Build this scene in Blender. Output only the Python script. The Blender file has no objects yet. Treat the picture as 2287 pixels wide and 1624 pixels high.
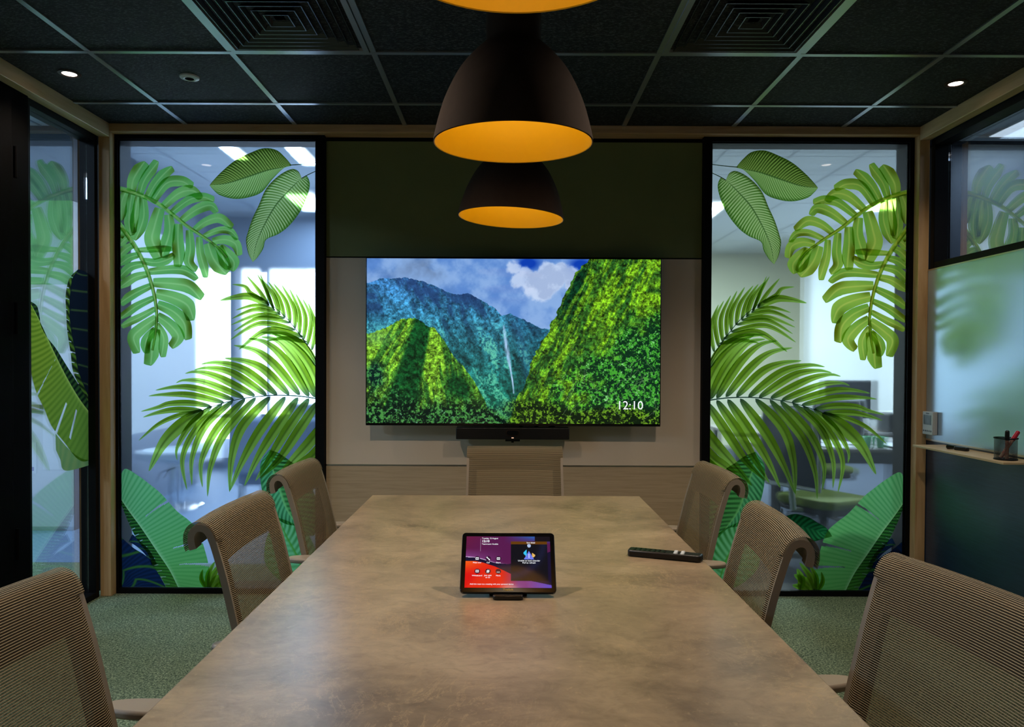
import bpy, bmesh, math, random
import numpy as np
from mathutils import Vector, Matrix, Euler

# ------------------------------------------------------------------ camera, world, exposure
scene = bpy.context.scene
W_PX, H_PX, F_PX = 2287.0, 1624.0, 1623.0
EYE = Vector((0.0, 0.0, 1.29))
PITCH, ROLL = math.radians(-0.9), math.radians(0.25)
SHX, SHY = 9.5 / W_PX, (3 + F_PX * math.tan(-PITCH)) / W_PX
cam_data = bpy.data.cameras.new('camera')
cam = bpy.data.objects.new('camera', cam_data)
scene.collection.objects.link(cam)
scene.camera = cam
cam_data.sensor_width = 36.0
cam_data.lens = 36.0 * F_PX / W_PX
cam_data.shift_x, cam_data.shift_y = SHX, SHY
cam_data.clip_start = 0.02
CAM_R = Matrix.Rotation(math.pi / 2 + PITCH, 3, 'X') @ Matrix.Rotation(ROLL, 3, 'Z')
cam.matrix_world = Matrix.Translation(EYE) @ CAM_R.to_4x4()

world = bpy.data.worlds.new('sky')
scene.world = world
world.use_nodes = True
wbg = world.node_tree.nodes['Background']
wbg.inputs[0].default_value = (0.70, 0.85, 1.0, 1)
wbg.inputs[1].default_value = 7.0
vs = scene.view_settings
vs.view_transform = 'Standard'
vs.look = 'None'
vs.gamma = 1.0
vs.use_curve_mapping = False
vs.exposure = 0.06
cy = scene.cycles
cy.max_bounces = 10
cy.diffuse_bounces = 4
cy.glossy_bounces = 4
cy.transparent_max_bounces = 24
cy.transmission_bounces = 6
cy.sample_clamp_indirect = 6.0
cy.caustics_reflective = False
cy.caustics_refractive = True

def area_light(name, loc, sx, sy, watts, col, rot=(0, 0, 0)):
    ld = bpy.data.lights.new(name, 'AREA')
    ld.shape = 'RECTANGLE'; ld.size = sx; ld.size_y = sy; ld.energy = watts; ld.color = col
    o = bpy.data.objects.new(name, ld)
    o.location = loc; o.rotation_euler = rot
    scene.collection.objects.link(o)
    return o
# office ceiling panels in the rooms around the meeting room (fixtures built below hold them)
BLUE = (0.50, 0.73, 1.0)
LAMPS = [  # x, y, w, l, watts, colour
    (-3.7, 3.4, 0.6, 1.2, 58, BLUE), (-4.3, 0.6, 0.6, 1.2, 75, BLUE),
    (-2.2, 8.2, 0.3, 0.8, 36, BLUE), (-1.76, 6.3, 0.12, 0.6, 34, BLUE), (-2.30, 6.2, 0.10, 0.5, 18, BLUE),
    (4.3, 8.2, 0.6, 0.5, 95, (0.62, 0.84, 1.0)), (4.05, 5.2, 0.6, 1.0, 60, (0.62, 0.82, 1.0)),
    (2.1, 8.8, 0.6, 1.2, 290, (0.74, 0.9, 0.88)), (4.0, 2.2, 0.6, 1.2, 18, (0.62, 0.8, 1.0)),  # first is an added panel kept out of sight to light the right office
]
C_Z = 2.605      # meeting room ceiling
O_Z = 3.10       # office ceiling
for i, (x, y, sx, sy, wt, c) in enumerate(LAMPS):
    area_light('office_lamp_light', (x, y, O_Z - 0.045), sx * 0.9, sy * 0.9, wt, c)

# ------------------------------------------------------------------ helpers
def ray(px, py):
    d = Vector(((px - W_PX / 2) / F_PX + SHX * W_PX / F_PX, -(py - H_PX / 2) / F_PX + SHY * W_PX / F_PX, -1.0))
    return CAM_R @ d

def on_y(px, py, Y):
    d = ray(px, py); t = (Y - EYE.y) / d.y
    return EYE + d * t

def on_x(px, py, X):
    d = ray(px, py); t = (X - EYE.x) / d.x
    return EYE + d * t

def lin(c):
    return tuple((v / 12.92 if v <= 0.04045 else ((v + 0.055) / 1.055) ** 2.4) for v in c)

def rgb(r, g, b):
    return lin((r / 255, g / 255, b / 255))

class MB:
    def __init__(s):
        s.v, s.f, s.c, s.uv = [], [], None, None
    def add(s, vs_, fs_):
        n = len(s.v)
        s.v += [tuple(p) for p in vs_]
        s.f += [tuple(i + n for i in f) for f in fs_]
        return s
    def box(s, x0, x1, y0, y1, z0, z1):
        x0, x1 = sorted((x0, x1)); y0, y1 = sorted((y0, y1)); z0, z1 = sorted((z0, z1))
        return s.add([(x0, y0, z0), (x1, y0, z0), (x1, y1, z0), (x0, y1, z0), (x0, y0, z1), (x1, y0, z1), (x1, y1, z1), (x0, y1, z1)],
              [(0, 3, 2, 1), (4, 5, 6, 7), (0, 1, 5, 4), (1, 2, 6, 5), (2, 3, 7, 6), (3, 0, 4, 7)])
    def cyl(s, p0, p1, r0, r1=None, n=20, caps=True):
        r1 = r0 if r1 is None else r1
        p0, p1 = Vector(p0), Vector(p1); d = (p1 - p0).normalized()
        a = d.orthogonal().normalized(); b = d.cross(a)
        vs_ = []
        for p, r in ((p0, r0), (p1, r1)):
            for i in range(n):
                t = 2 * math.pi * i / n
                vs_.append(p + (a * math.cos(t) + b * math.sin(t)) * r)
        fs_ = [(i, (i + 1) % n, n + (i + 1) % n, n + i) for i in range(n)]
        if caps:
            fs_ += [tuple(range(n))[::-1], tuple(range(n, 2 * n))]
        return s.add(vs_, fs_)
    def tube(s, pts, r, n=10):
        pts = [Vector(p) for p in pts]
        rs = r if isinstance(r, (list, tuple)) else [r] * len(pts)
        a = None; vs_ = []
        for i, p in enumerate(pts):
            d = (pts[min(i + 1, len(pts) - 1)] - pts[max(i - 1, 0)]).normalized()
            a = d.orthogonal().normalized() if a is None else (a - d * a.dot(d)).normalized()
            b = d.cross(a)
            for k in range(n):
                t = 2 * math.pi * k / n
                vs_.append(p + (a * math.cos(t) + b * math.sin(t)) * rs[i])
        fs_ = []
        for i in range(len(pts) - 1):
            for k in range(n):
                fs_.append((i * n + k, i * n + (k + 1) % n, (i + 1) * n + (k + 1) % n, (i + 1) * n + k))
        m = (len(pts) - 1) * n
        fs_ += [tuple(range(n))[::-1], tuple(range(m, m + n))]
        return s.add(vs_, fs_)
    def lathe(s, prof, cx=0, cy=0, cz=0, n=40):
        k = len(prof)
        vs_ = [(cx + r * math.cos(2 * math.pi * i / n), cy + r * math.sin(2 * math.pi * i / n), cz + z) for i in range(n) for r, z in prof]
        fs_ = [(i * k + j, ((i + 1) % n) * k + j, ((i + 1) % n) * k + j + 1, i * k + j + 1) for i in range(n) for j in range(k - 1)]
        return s.add(vs_, fs_)
    def prism(s, poly, z0, z1, f=None):
        """poly in (a, b), extruded z0..z1; f maps (a, b, h) to a point"""
        f = f or (lambda a, b, h: (a, b, h))
        n = len(poly)
        vs_ = [f(a, b, z0) for a, b in poly] + [f(a, b, z1) for a, b in poly]
        fs_ = [(i, (i + 1) % n, n + (i + 1) % n, n + i) for i in range(n)] + [tuple(range(n))[::-1], tuple(range(n, 2 * n))]
        return s.add(vs_, fs_)
    def build(s, name, m, parent=None, bevel=0, smooth=False, seg=2, loc=None, fix=True):
        me = bpy.data.meshes.new(name)
        me.from_pydata(s.v, [], s.f)
        if fix:
            bm = bmesh.new(); bm.from_mesh(me)
            bmesh.ops.remove_doubles(bm, verts=bm.verts, dist=1e-6)
            bmesh.ops.recalc_face_normals(bm, faces=bm.faces)
            bm.to_mesh(me); bm.free()
        me.materials.append(m)
        o = bpy.data.objects.new(name, me)
        scene.collection.objects.link(o)
        if parent is not None:
            o.parent = parent
        if loc is not None:
            o.location = loc
        if bevel:
            md = o.modifiers.new('bevel', 'BEVEL'); md.width = bevel; md.segments = seg
            md.limit_method = 'ANGLE'; md.angle_limit = math.radians(40)
        if smooth or bevel:
            for p in me.polygons: p.use_smooth = True
            try:
                me.set_sharp_from_angle(angle=math.radians(35))
            except Exception:
                pass
        return o

def thing(name, label, cat, loc=(0, 0, 0), rz=0.0, group=None):
    o = bpy.data.objects.new(name, None)
    o.empty_display_size = 0.1
    scene.collection.objects.link(o)
    o.location = loc; o.rotation_euler = (0, 0, rz)
    return tag(o, label, cat, group)

def tag(o, label, cat, group=None):
    o['label'] = label; o['category'] = cat
    if group: o['group'] = group
    return o

def struct(o, label=None):
    o['kind'] = 'structure'
    if label: o['label'] = label
    return o

def dup(root, loc, rz, label, group=None):
    r = root.copy(); scene.collection.objects.link(r)
    r.location = loc; r.rotation_euler = (0, 0, rz); r['label'] = label
    if group: r['group'] = group
    for ch in list(root.children):
        c = ch.copy(); scene.collection.objects.link(c); c.parent = r
        for g in list(ch.children):
            d = g.copy(); scene.collection.objects.link(d); d.parent = c
    return r

# ------------------------------------------------------------------ materials
def new_mat(name):
    m = bpy.data.materials.new(name); m.use_nodes = True
    nt = m.node_tree; nt.nodes.clear()
    out = nt.nodes.new('ShaderNodeOutputMaterial')
    return m, nt, out

def N(nt, typ, **kw):
    n = nt.nodes.new('ShaderNode' + typ)
    for k, v in kw.items():
        setattr(n, k, v)
    return n

def pbr(name, col, rough=0.5, metal=0.0, spec=0.5, emit=None, es=1.0, coat=0.0, coat_r=0.05, alpha=1.0):
    m, nt, out = new_mat(name)
    b = N(nt, 'BsdfPrincipled')
    b.inputs['Base Color'].default_value = (*col, 1)
    b.inputs['Roughness'].default_value = rough
    b.inputs['Metallic'].default_value = metal
    b.inputs['Specular IOR Level'].default_value = spec
    b.inputs['Coat Weight'].default_value = coat
    b.inputs['Coat Roughness'].default_value = coat_r
    b.inputs['Alpha'].default_value = alpha
    if emit:
        b.inputs['Emission Color'].default_value = (*emit, 1)
        b.inputs['Emission Strength'].default_value = es
    nt.links.new(b.outputs[0], out.inputs[0])
    m['b'] = 1
    return m

def bsdf(m):
    return [n for n in m.node_tree.nodes if n.type == 'BSDF_PRINCIPLED'][0]

def ramp(nt, fac, stops):
    r = N(nt, 'ValToRGB')
    e = r.color_ramp.elements
    while len(e) > 1: e.remove(e[0])
    e[0].position = stops[0][0]; e[0].color = (*stops[0][1], 1)
    for p, c in stops[1:]:
        k = e.new(p); k.color = (*c, 1)
    nt.links.new(fac, r.inputs[0])
    return r.outputs[0]

def coords(nt, scale=(1, 1, 1), kind='Object', rot=(0, 0, 0)):
    tc = N(nt, 'TexCoord'); mp = N(nt, 'Mapping')
    mp.inputs['Scale'].default_value = scale
    mp.inputs['Rotation'].default_value = rot
    nt.links.new(tc.outputs[kind], mp.inputs[0])
    return mp.outputs[0]

def noise(nt, vec, scale, detail=4, rough=0.5, dist=0.0):
    n = N(nt, 'TexNoise')
    n.inputs['Scale'].default_value = scale; n.inputs['Detail'].default_value = detail
    n.inputs['Roughness'].default_value = rough; n.inputs['Distortion'].default_value = dist
    nt.links.new(vec, n.inputs['Vector'])
    return n.outputs['Fac']

def noisy(name, stops, scale, mscale=(1, 1, 1), rough=0.5, detail=5, dist=0.0, bump=0.0, spec=0.5, nr=0.55, bscale=None, coat=0.0):
    m = pbr(name, stops[0][1], rough, spec=spec, coat=coat)
    nt = m.node_tree; b = bsdf(m)
    v = coords(nt, mscale)
    f = noise(nt, v, scale, detail, nr, dist)
    nt.links.new(ramp(nt, f, stops), b.inputs['Base Color'])
    if bump:
        bp = N(nt, 'Bump'); bp.inputs['Strength'].default_value = bump; bp.inputs['Distance'].default_value = 0.004
        f2 = noise(nt, v, bscale, 4) if bscale else f
        nt.links.new(f2, bp.inputs['Height']); nt.links.new(bp.outputs[0], b.inputs['Normal'])
    return m

M = {}
M['black'] = pbr('black_metal', rgb(5, 5, 7), 0.55, spec=0.15)
M['door_black'] = pbr('door_black', rgb(5, 5, 6), 0.85, spec=0.05)
M['black_gloss'] = pbr('black_gloss', rgb(10, 10, 14), 0.16)
M['plastic'] = pbr('black_plastic', rgb(16, 14, 15), 0.4)
M['white'] = pbr('white_plastic', rgb(215, 220, 222), 0.45)
M['chrome'] = pbr('chrome', (0.75, 0.77, 0.8), 0.14, 1.0)
M['steel'] = pbr('brushed_strip', (0.6, 0.55, 0.5), 0.3, 1.0)
M['taupe'] = pbr('taupe_plastic', rgb(156, 143, 126), 0.45)
M['green_panel'] = noisy('dark_green_laminate', [(0.3, rgb(116, 124, 76)), (0.7, rgb(122, 130, 80))], 6, rough=0.55)
M['beige_panel'] = noisy('greige_laminate', [(0.3, rgb(222, 202, 178)), (0.7, rgb(228, 208, 186))], 2, rough=0.5, spec=0.35)
M['wood_panel'] = noisy('greige_wood_grain', [(0.25, rgb(178, 154, 124)), (0.5, rgb(192, 168, 136)), (0.75, rgb(200, 176, 144))], 5, (1, 1, 22), rough=0.5, detail=6, dist=0.4, spec=0.35)
M['pine'] = noisy('pine_vertical', [(0.3, rgb(196, 154, 106)), (0.5, rgb(216, 176, 126)), (0.7, rgb(226, 190, 142))], 9, (3, 3, 0.25), rough=0.5, detail=5, dist=0.8)
M['pine_x'] = noisy('pine_along', [(0.3, rgb(188, 148, 104)), (0.5, rgb(204, 166, 122)), (0.7, rgb(216, 180, 138))], 9, (0.25, 3, 3), rough=0.5, detail=5, dist=0.8)
M['pine_y'] = noisy('pine_deep', [(0.3, rgb(192, 160, 118)), (0.5, rgb(206, 176, 134)), (0.7, rgb(216, 186, 146))], 9, (3, 0.25, 3), rough=0.5, detail=5, dist=0.8)
M['shelf'] = noisy('shelf_birch', [(0.3, rgb(205, 178, 138)), (0.7, rgb(220, 194, 152))], 9, (3, 0.4, 3), rough=0.5)
M['felt'] = noisy('black_felt_tile', [(0.40, rgb(6, 6, 7)), (0.52, rgb(20, 20, 21)), (0.64, rgb(74, 74, 76))], 80, (1, 2.2, 1), rough=0.8, detail=5, bump=0.6, spec=0.4)
M['tbar'] = pbr('ceiling_bar_metal', rgb(176, 180, 184), 0.3, 0.8)
M['vent'] = pbr('vent_black_metal', rgb(16, 16, 22), 0.25, 0.0, 0.7)
M['office_wall'] = noisy('office_wall_paint', [(0.3, rgb(206, 208, 208)), (0.7, rgb(212, 214, 214))], 1.5, rough=0.6)
M['cream_wall'] = noisy('office_cream_paint', [(0.3, rgb(196, 196, 166)), (0.7, rgb(206, 204, 176))], 0.8, rough=0.6)
M['grey_band'] = pbr('grey_blue_paint', rgb(92, 100, 112), 0.6)
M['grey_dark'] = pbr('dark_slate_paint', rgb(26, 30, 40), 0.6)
M['wainscot'] = pbr('wainscot_paint', rgb(120, 132, 150), 0.5)
M['green_paint'] = pbr('green_paint', rgb(120, 178, 116), 0.55)
M['office_ceiling'] = noisy('office_ceiling_tile', [(0.3, rgb(222, 228, 234)), (0.7, rgb(228, 234, 238))], 3, rough=0.7)
M['navy'] = noisy('navy_wall_panel', [(0.35, rgb(24, 42, 62)), (0.65, rgb(36, 56, 80))], 14, (1, 0.6, 10), rough=0.32, detail=6, spec=0.9)
M['board'] = pbr('whiteboard_surface', rgb(196, 226, 255), 0.24, 0.7, 0.9)
M['shade_out'] = noisy('pendant_outer', [(0.3, rgb(60, 46, 38)), (0.7, rgb(65, 50, 41))], 30, rough=0.85, spec=0.15)
M['shade_in'] = pbr('pendant_inner_gold', rgb(250, 196, 0), 0.5, 0.1)
M['bulb'] = pbr('bulb_glow', (1, 0.8, 0.5), 0.4, emit=(1, 0.72, 0.38), es=1.5)
M['cord'] = pbr('black_cord', rgb(20, 18, 18), 0.6)
M['spot_face'] = pbr('spot_face', (1, 0.8, 0.6), 0.4, emit=(1, 0.85, 0.72), es=9)
M['panel_face'] = pbr('light_panel_face', (1, 1, 1), 0.4, emit=(0.85, 0.95, 1.0), es=1.6)
M['bronze'] = pbr('spot_ring_bronze', rgb(70, 46, 34), 0.35, 0.4)
M['lcd'] = pbr('lcd', rgb(36, 62, 62), 0.2)
M['seat_grey'] = pbr('seat_cloth', rgb(96, 84, 70), 0.85)
M['green_seat'] = pbr('green_seat_cloth', rgb(112, 128, 22), 0.85)
M['cup_green'] = pbr('green_cup', rgb(120, 220, 160), 0.4)
M['blue_cloth'] = pbr('blue_grey_cloth', rgb(126, 142, 172), 0.85)
M['dark_blue'] = pbr('dark_blue_plastic', rgb(34, 42, 60), 0.5)
M['screen_off'] = pbr('dark_monitor', rgb(62, 72, 88), 0.35)
M['paper'] = pbr('paper', rgb(222, 224, 226), 0.7)
M['purple'] = pbr('purple_stripe', rgb(90, 60, 150), 0.6)
M['card'] = noisy('cardboard', [(0.3, rgb(170, 120, 96)), (0.7, rgb(186, 138, 112))], 6, rough=0.7)
M['bag'] = noisy('grey_brown_bag', [(0.3, rgb(90, 76, 74)), (0.7, rgb(150, 128, 122))], 9, rough=0.7)
M['red'] = pbr('red_cap', rgb(196, 18, 52), 0.35)
M['marker_body'] = noisy('marker_body', [(0.4, rgb(200, 176, 150)), (0.6, rgb(190, 110, 90))], 90, rough=0.5)
M['text_white'] = pbr('text_glow', (0, 0, 0), 0.5, emit=(0.92, 0.95, 1.0), es=1.0)
M['text_grey'] = pbr('text_print', rgb(110, 120, 130), 0.5)
M['gold_text'] = pbr('gold_print', rgb(236, 196, 96), 0.4)
M['led'] = pbr('led', (0, 0, 0), 0.5, emit=(1.0, 0.55, 0.35), es=1.2)
M['desk'] = pbr('desk_top', rgb(126, 118, 112), 0.5)

def glass_mat(name, tint, frost=0.0, haze=0.0, haze_col=(0.8, 0.9, 1.0), boost=1.0):
    m, nt, out = new_mat(name)
    tr = N(nt, 'BsdfTransparent'); tr.inputs[0].default_value = (*tint, 1)
    gl = N(nt, 'BsdfGlossy'); gl.inputs['Roughness'].default_value = 0.01
    gl.inputs[0].default_value = (1, 1, 1, 1)
    fr = N(nt, 'Fresnel'); ge = N(nt, 'NewGeometry')
    io = N(nt, 'MapRange'); io.inputs[3].default_value = 1.5; io.inputs[4].default_value = 1 / 1.5
    nt.links.new(ge.outputs['Backfacing'], io.inputs[0]); nt.links.new(io.outputs[0], fr.inputs[0])
    mu = N(nt, 'Math', operation='MULTIPLY'); mu.inputs[1].default_value = boost; mu.use_clamp = True
    nt.links.new(fr.outputs[0], mu.inputs[0])
    base = tr.outputs[0]
    if frost:
        rf = N(nt, 'BsdfRefraction'); rf.inputs['Roughness'].default_value = 0.30; rf.inputs['IOR'].default_value = 1.05
        rf.inputs[0].default_value = (*tint, 1)
        mf = N(nt, 'MixShader'); mf.inputs[0].default_value = frost
        nt.links.new(base, mf.inputs[1]); nt.links.new(rf.outputs[0], mf.inputs[2]); base = mf.outputs[0]
    if haze:
        tl = N(nt, 'BsdfTranslucent'); tl.inputs[0].default_value = (*haze_col, 1)
        mh = N(nt, 'MixShader'); mh.inputs[0].default_value = haze
        nt.links.new(base, mh.inputs[1]); nt.links.new(tl.outputs[0], mh.inputs[2]); base = mh.outputs[0]
    mx = N(nt, 'MixShader')
    nt.links.new(mu.outputs[0], mx.inputs[0]); nt.links.new(base, mx.inputs[1]); nt.links.new(gl.outputs[0], mx.inputs[2])
    nt.links.new(mx.outputs[0], out.inputs[0])
    return m
M['glass'] = glass_mat('clear_glass', (0.97, 0.98, 0.99), boost=3.0)
M['mirror_glass'] = glass_mat('sun_film_glass', (0.75, 0.8, 0.86), boost=4.2)
M['film_glass'] = glass_mat('filmed_glass', (0.86, 0.93, 1.0), frost=0.6, haze=0.05, haze_col=(0.8, 0.88, 1.0))

def film_mat(name, clear):
    m, nt, out = new_mat(name)
    at = N(nt, 'Attribute'); at.attribute_name = 'Col'
    tr = N(nt, 'BsdfTransparent'); tl = N(nt, 'BsdfTranslucent'); df = N(nt, 'BsdfDiffuse')
    nt.links.new(at.outputs['Color'], tr.inputs[0])
    nt.links.new(at.outputs['Color'], tl.inputs[0])
    nt.links.new(at.outputs['Color'], df.inputs[0])
    m1 = N(nt, 'MixShader'); m1.inputs[0].default_value = 0.22
    nt.links.new(tl.outputs[0], m1.inputs[1]); nt.links.new(df.outputs[0], m1.inputs[2])
    m2 = N(nt, 'MixShader'); m2.inputs[0].default_value = clear
    nt.links.new(m1.outputs[0], m2.inputs[1]); nt.links.new(tr.outputs[0], m2.inputs[2])
    nt.links.new(m2.outputs[0], out.inputs[0])
    return m
M['film'] = film_mat('printed_leaf_film', 0.12)
M['film_clear'] = film_mat('printed_frond_film', 0.34)

def screen_mat():
    m, nt, out = new_mat('lit_screen_picture')
    at = N(nt, 'Attribute'); at.attribute_name = 'Col'
    b = N(nt, 'BsdfPrincipled')
    b.inputs['Base Color'].default_value = (0.01, 0.01, 0.01, 1)
    b.inputs['Roughness'].default_value = 0.06
    nt.links.new(at.outputs['Color'], b.inputs['Emission Color'])
    b.inputs['Emission Strength'].default_value = 1.0
    nt.links.new(b.outputs[0], out.inputs[0])
    return m
M['screen'] = screen_mat()

def table_mat():
    m = pbr('concrete_look_laminate', (0.3, 0.23, 0.16), 0.33, spec=0.6)
    nt = m.node_tree; b = bsdf(m)
    v = coords(nt, (1, 1, 1))
    f1 = noise(nt, v, 2.6, 8, 0.62, 0.6)
    c1 = ramp(nt, f1, [(0.34, rgb(126, 108, 88)), (0.46, rgb(152, 132, 106)), (0.56, rgb(168, 146, 118)), (0.68, rgb(184, 162, 132))])
    f2 = noise(nt, coords(nt, (1.3, 0.8, 1), rot=(0, 0, 0.6)), 5, 12, 0.75, 2.2)
    c2 = ramp(nt, f2, [(0.485, (0, 0, 0)), (0.5, (1, 1, 1)), (0.515, (0, 0, 0))])
    f3 = noise(nt, v, 55, 3, 0.7)
    c3 = ramp(nt, f3, [(0.62, (0, 0, 0)), (0.72, (1, 1, 1))])
    f4 = noise(nt, coords(nt, (1, 1, 1), rot=(0, 0, 2.0)), 3.1, 3, 0.5)
    c4 = ramp(nt, f4, [(0.45, (0, 0, 0)), (0.62, (1, 1, 1))])
    mx = N(nt, 'MixRGB'); mx.inputs[2].default_value = (*rgb(196, 168, 128), 1)
    mul = N(nt, 'MixRGB', blend_type='MULTIPLY'); mul.inputs[0].default_value = 1
    nt.links.new(c2, mul.inputs[1]); nt.links.new(c4, mul.inputs[2])
    sc = N(nt, 'Math', operation='MULTIPLY'); sc.inputs[1].default_value = 0.85
    nt.links.new(mul.outputs[0], sc.inputs[0])
    nt.links.new(sc.outputs[0], mx.inputs[0]); nt.links.new(c1, mx.inputs[1])
    mx2 = N(nt, 'MixRGB'); mx2.inputs[2].default_value = (*rgb(200, 172, 134), 1)
    s2 = N(nt, 'Math', operation='MULTIPLY'); s2.inputs[1].default_value = 0.4
    nt.links.new(c3, s2.inputs[0]); nt.links.new(s2.outputs[0], mx2.inputs[0]); nt.links.new(mx.outputs[0], mx2.inputs[1])
    f5 = noise(nt, coords(nt, (0.8, 1.2, 1), rot=(0, 0, 0.25)), 22, 8, 0.72, 1.2)
    c5 = ramp(nt, f5, [(0.30, (0.62, 0.60, 0.58)), (0.5, (1, 1, 1)), (0.72, (1.28, 1.26, 1.2))])
    mm = N(nt, 'MixRGB', blend_type='MULTIPLY'); mm.inputs[0].default_value = 0.6
    nt.links.new(mx2.outputs[0], mm.inputs[1]); nt.links.new(c5, mm.inputs[2])
    nt.links.new(mm.outputs[0], b.inputs['Base Color'])
    bp = N(nt, 'Bump'); bp.inputs['Strength'].default_value = 0.15; bp.inputs['Distance'].default_value = 0.002
    nt.links.new(f3, bp.inputs['Height']); nt.links.new(bp.outputs[0], b.inputs['Normal'])
    return m
M['table'] = table_mat()

def carpet_mat():
    m = pbr('looped_carpet', (0.2, 0.24, 0.2), 0.95, spec=0.2)
    nt = m.node_tree; b = bsdf(m)
    v = coords(nt, (1, 1, 1))
    f = noise(nt, v, 130, 3, 0.7, 0.6)
    nt.links.new(ramp(nt, f, [(0.36, rgb(64, 80, 66)), (0.5, rgb(116, 134, 108)), (0.64, rgb(184, 198, 160))]), b.inputs['Base Color'])
    bp = N(nt, 'Bump'); bp.inputs['Strength'].default_value = 0.8; bp.inputs['Distance'].default_value = 0.006
    nt.links.new(f, bp.inputs['Height']); nt.links.new(bp.outputs[0], b.inputs['Normal'])
    return m
M['carpet'] = carpet_mat()

def knit_mat():
    m, nt, out = new_mat('ribbed_knit_mesh')
    uv = N(nt, 'UVMap'); sp = N(nt, 'SeparateXYZ')
    nt.links.new(uv.outputs[0], sp.inputs[0])
    mu = N(nt, 'Math', operation='MULTIPLY'); mu.inputs[1].default_value = 2 * math.pi / 0.0046
    nt.links.new(sp.outputs[1], mu.inputs[0])
    sn = N(nt, 'Math', operation='SINE'); nt.links.new(mu.outputs[0], sn.inputs[0])
    ma = N(nt, 'MapRange'); ma.inputs[1].default_value = -0.45; ma.inputs[2].default_value = 0.75
    nt.links.new(sn.outputs[0], ma.inputs[0])
    col = ramp(nt, ma.outputs[0], [(0.0, rgb(34, 28, 19)), (0.5, rgb(92, 80, 58)), (1.0, rgb(190, 172, 136))])
    b = N(nt, 'BsdfPrincipled'); b.inputs['Roughness'].default_value = 0.7; b.inputs['Specular IOR Level'].default_value = 0.3
    nt.links.new(col, b.inputs['Base Color'])
    bp = N(nt, 'Bump'); bp.inputs['Strength'].default_value = 0.7; bp.inputs['Distance'].default_value = 0.0015
    nt.links.new(sn.outputs[0], bp.inputs['Height']); nt.links.new(bp.outputs[0], b.inputs['Normal'])
    tr = N(nt, 'BsdfTransparent')
    tr.inputs[0].default_value = (0.80, 0.72, 0.62, 1)
    gap = N(nt, 'MapRange'); gap.inputs[1].default_value = 0.5; gap.inputs[2].default_value = 0.0
    gap.inputs[3].default_value = 0.0; gap.inputs[4].default_value = 0.55
    nt.links.new(ma.outputs[0], gap.inputs[0])
    mx = N(nt, 'MixShader'); nt.links.new(gap.outputs[0], mx.inputs[0])
    nt.links.new(b.outputs[0], mx.inputs[1]); nt.links.new(tr.outputs[0], mx.inputs[2])
    nt.links.new(mx.outputs[0], out.inputs[0])
    return m
M['knit'] = knit_mat()

def wire_mat():
    m, nt, out = new_mat('wire_mesh')
    b = N(nt, 'BsdfPrincipled'); b.inputs['Base Color'].default_value = (0.02, 0.02, 0.025, 1); b.inputs['Roughness'].default_value = 0.4
    uv = N(nt, 'UVMap'); ck = N(nt, 'TexChecker'); ck.inputs['Scale'].default_value = 1.0
    nt.links.new(uv.outputs[0], ck.inputs[0])
    tr = N(nt, 'BsdfTransparent'); mx = N(nt, 'MixShader')
    s = N(nt, 'MapRange'); s.inputs[3].default_value = 0.08; s.inputs[4].default_value = 0.85
    nt.links.new(ck.outputs[1], s.inputs[0]); nt.links.new(s.outputs[0], mx.inputs[0])
    nt.links.new(b.outputs[0], mx.inputs[1]); nt.links.new(tr.outputs[0], mx.inputs[2])
    nt.links.new(mx.outputs[0], out.inputs[0])
    return m
M['wire'] = wire_mat()

# ------------------------------------------------------------------ setting: shell
BY = 4.08                      # face of the back wall
LX, RX = -2.25, 2.31           # faces of the side walls
M['dark_carpet'] = noisy('dark_office_carpet', [(0.35, rgb(44, 50, 62)), (0.65, rgb(72, 80, 96))], 60, rough=0.95, spec=0.2)
M['blue_carpet'] = noisy('blue_office_carpet', [(0.35, rgb(110, 132, 160)), (0.65, rgb(140, 160, 184))], 60, rough=0.6, spec=0.5)
struct(MB().box(0.05, 5.4, BY + 0.13, 12.4, -0.1, 0.001).build('floor_office', M['dark_carpet']), 'dark carpet of the right office')
struct(MB().box(-6, 0.05, BY + 0.6, 12.4, -0.1, 0.001).build('floor_lounge', M['blue_carpet']), 'blue grey carpet of the left office')
struct(MB().box(-6, 5.4, -2.6, 12.4, -0.1, 0).build('floor', M['carpet']), 'green grey looped carpet floor')
c = struct(MB().box(LX - 0.1, RX + 0.1, -2.3, BY + 0.13, C_Z, C_Z + 0.06).build('ceiling', M['felt']), 'black felt tile ceiling of the meeting room')
g = MB()
TB = 0.024
for k in range(-5, 6):
    X = 0.03 + 0.6 * k
    if LX < X < RX: 
        g.box(X - TB / 2, X + TB / 2, -2.2, BY - 0.005, C_Z - 0.006, C_Z + 0.001)
for k in range(-9, 1):
    Y = 3.68 + 0.6 * k
    g.box(LX + 0.005, RX - 0.005, Y - TB / 2, Y + TB / 2, C_Z - 0.007, C_Z + 0.001)
struct(g.build('trim_1', M['tbar']), 'metal grid bars of the black tile ceiling')
struct(MB().box(-6, 5.4, -2.6, 12.4, O_Z, O_Z + 0.1).build('ceiling_office', M['office_ceiling']), 'pale ceiling of the offices beyond the glass')
g = MB()
for k in range(-9, 9):
    X = 0.03 + 0.6 * k
    g.box(X - 0.008, X + 0.008, 4.4, 12, O_Z - 0.004, O_Z + 0.001)
    if X < -2.6 : g.box(X - 0.008, X + 0.008, -2, 4.4, O_Z - 0.004, O_Z + 0.001)
for k in range(0, 13):
    Y = 4.5 + 0.6 * k
    g.box(-5.5, 5.2, Y - 0.008, Y + 0.008, O_Z - 0.0035, O_Z + 0.001)
M['seam'] = pbr('ceiling_seam', rgb(170, 176, 184), 0.6)
struct(g.build('trim_2', M['seam']), 'thin seams of the office ceiling tiles')

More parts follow.
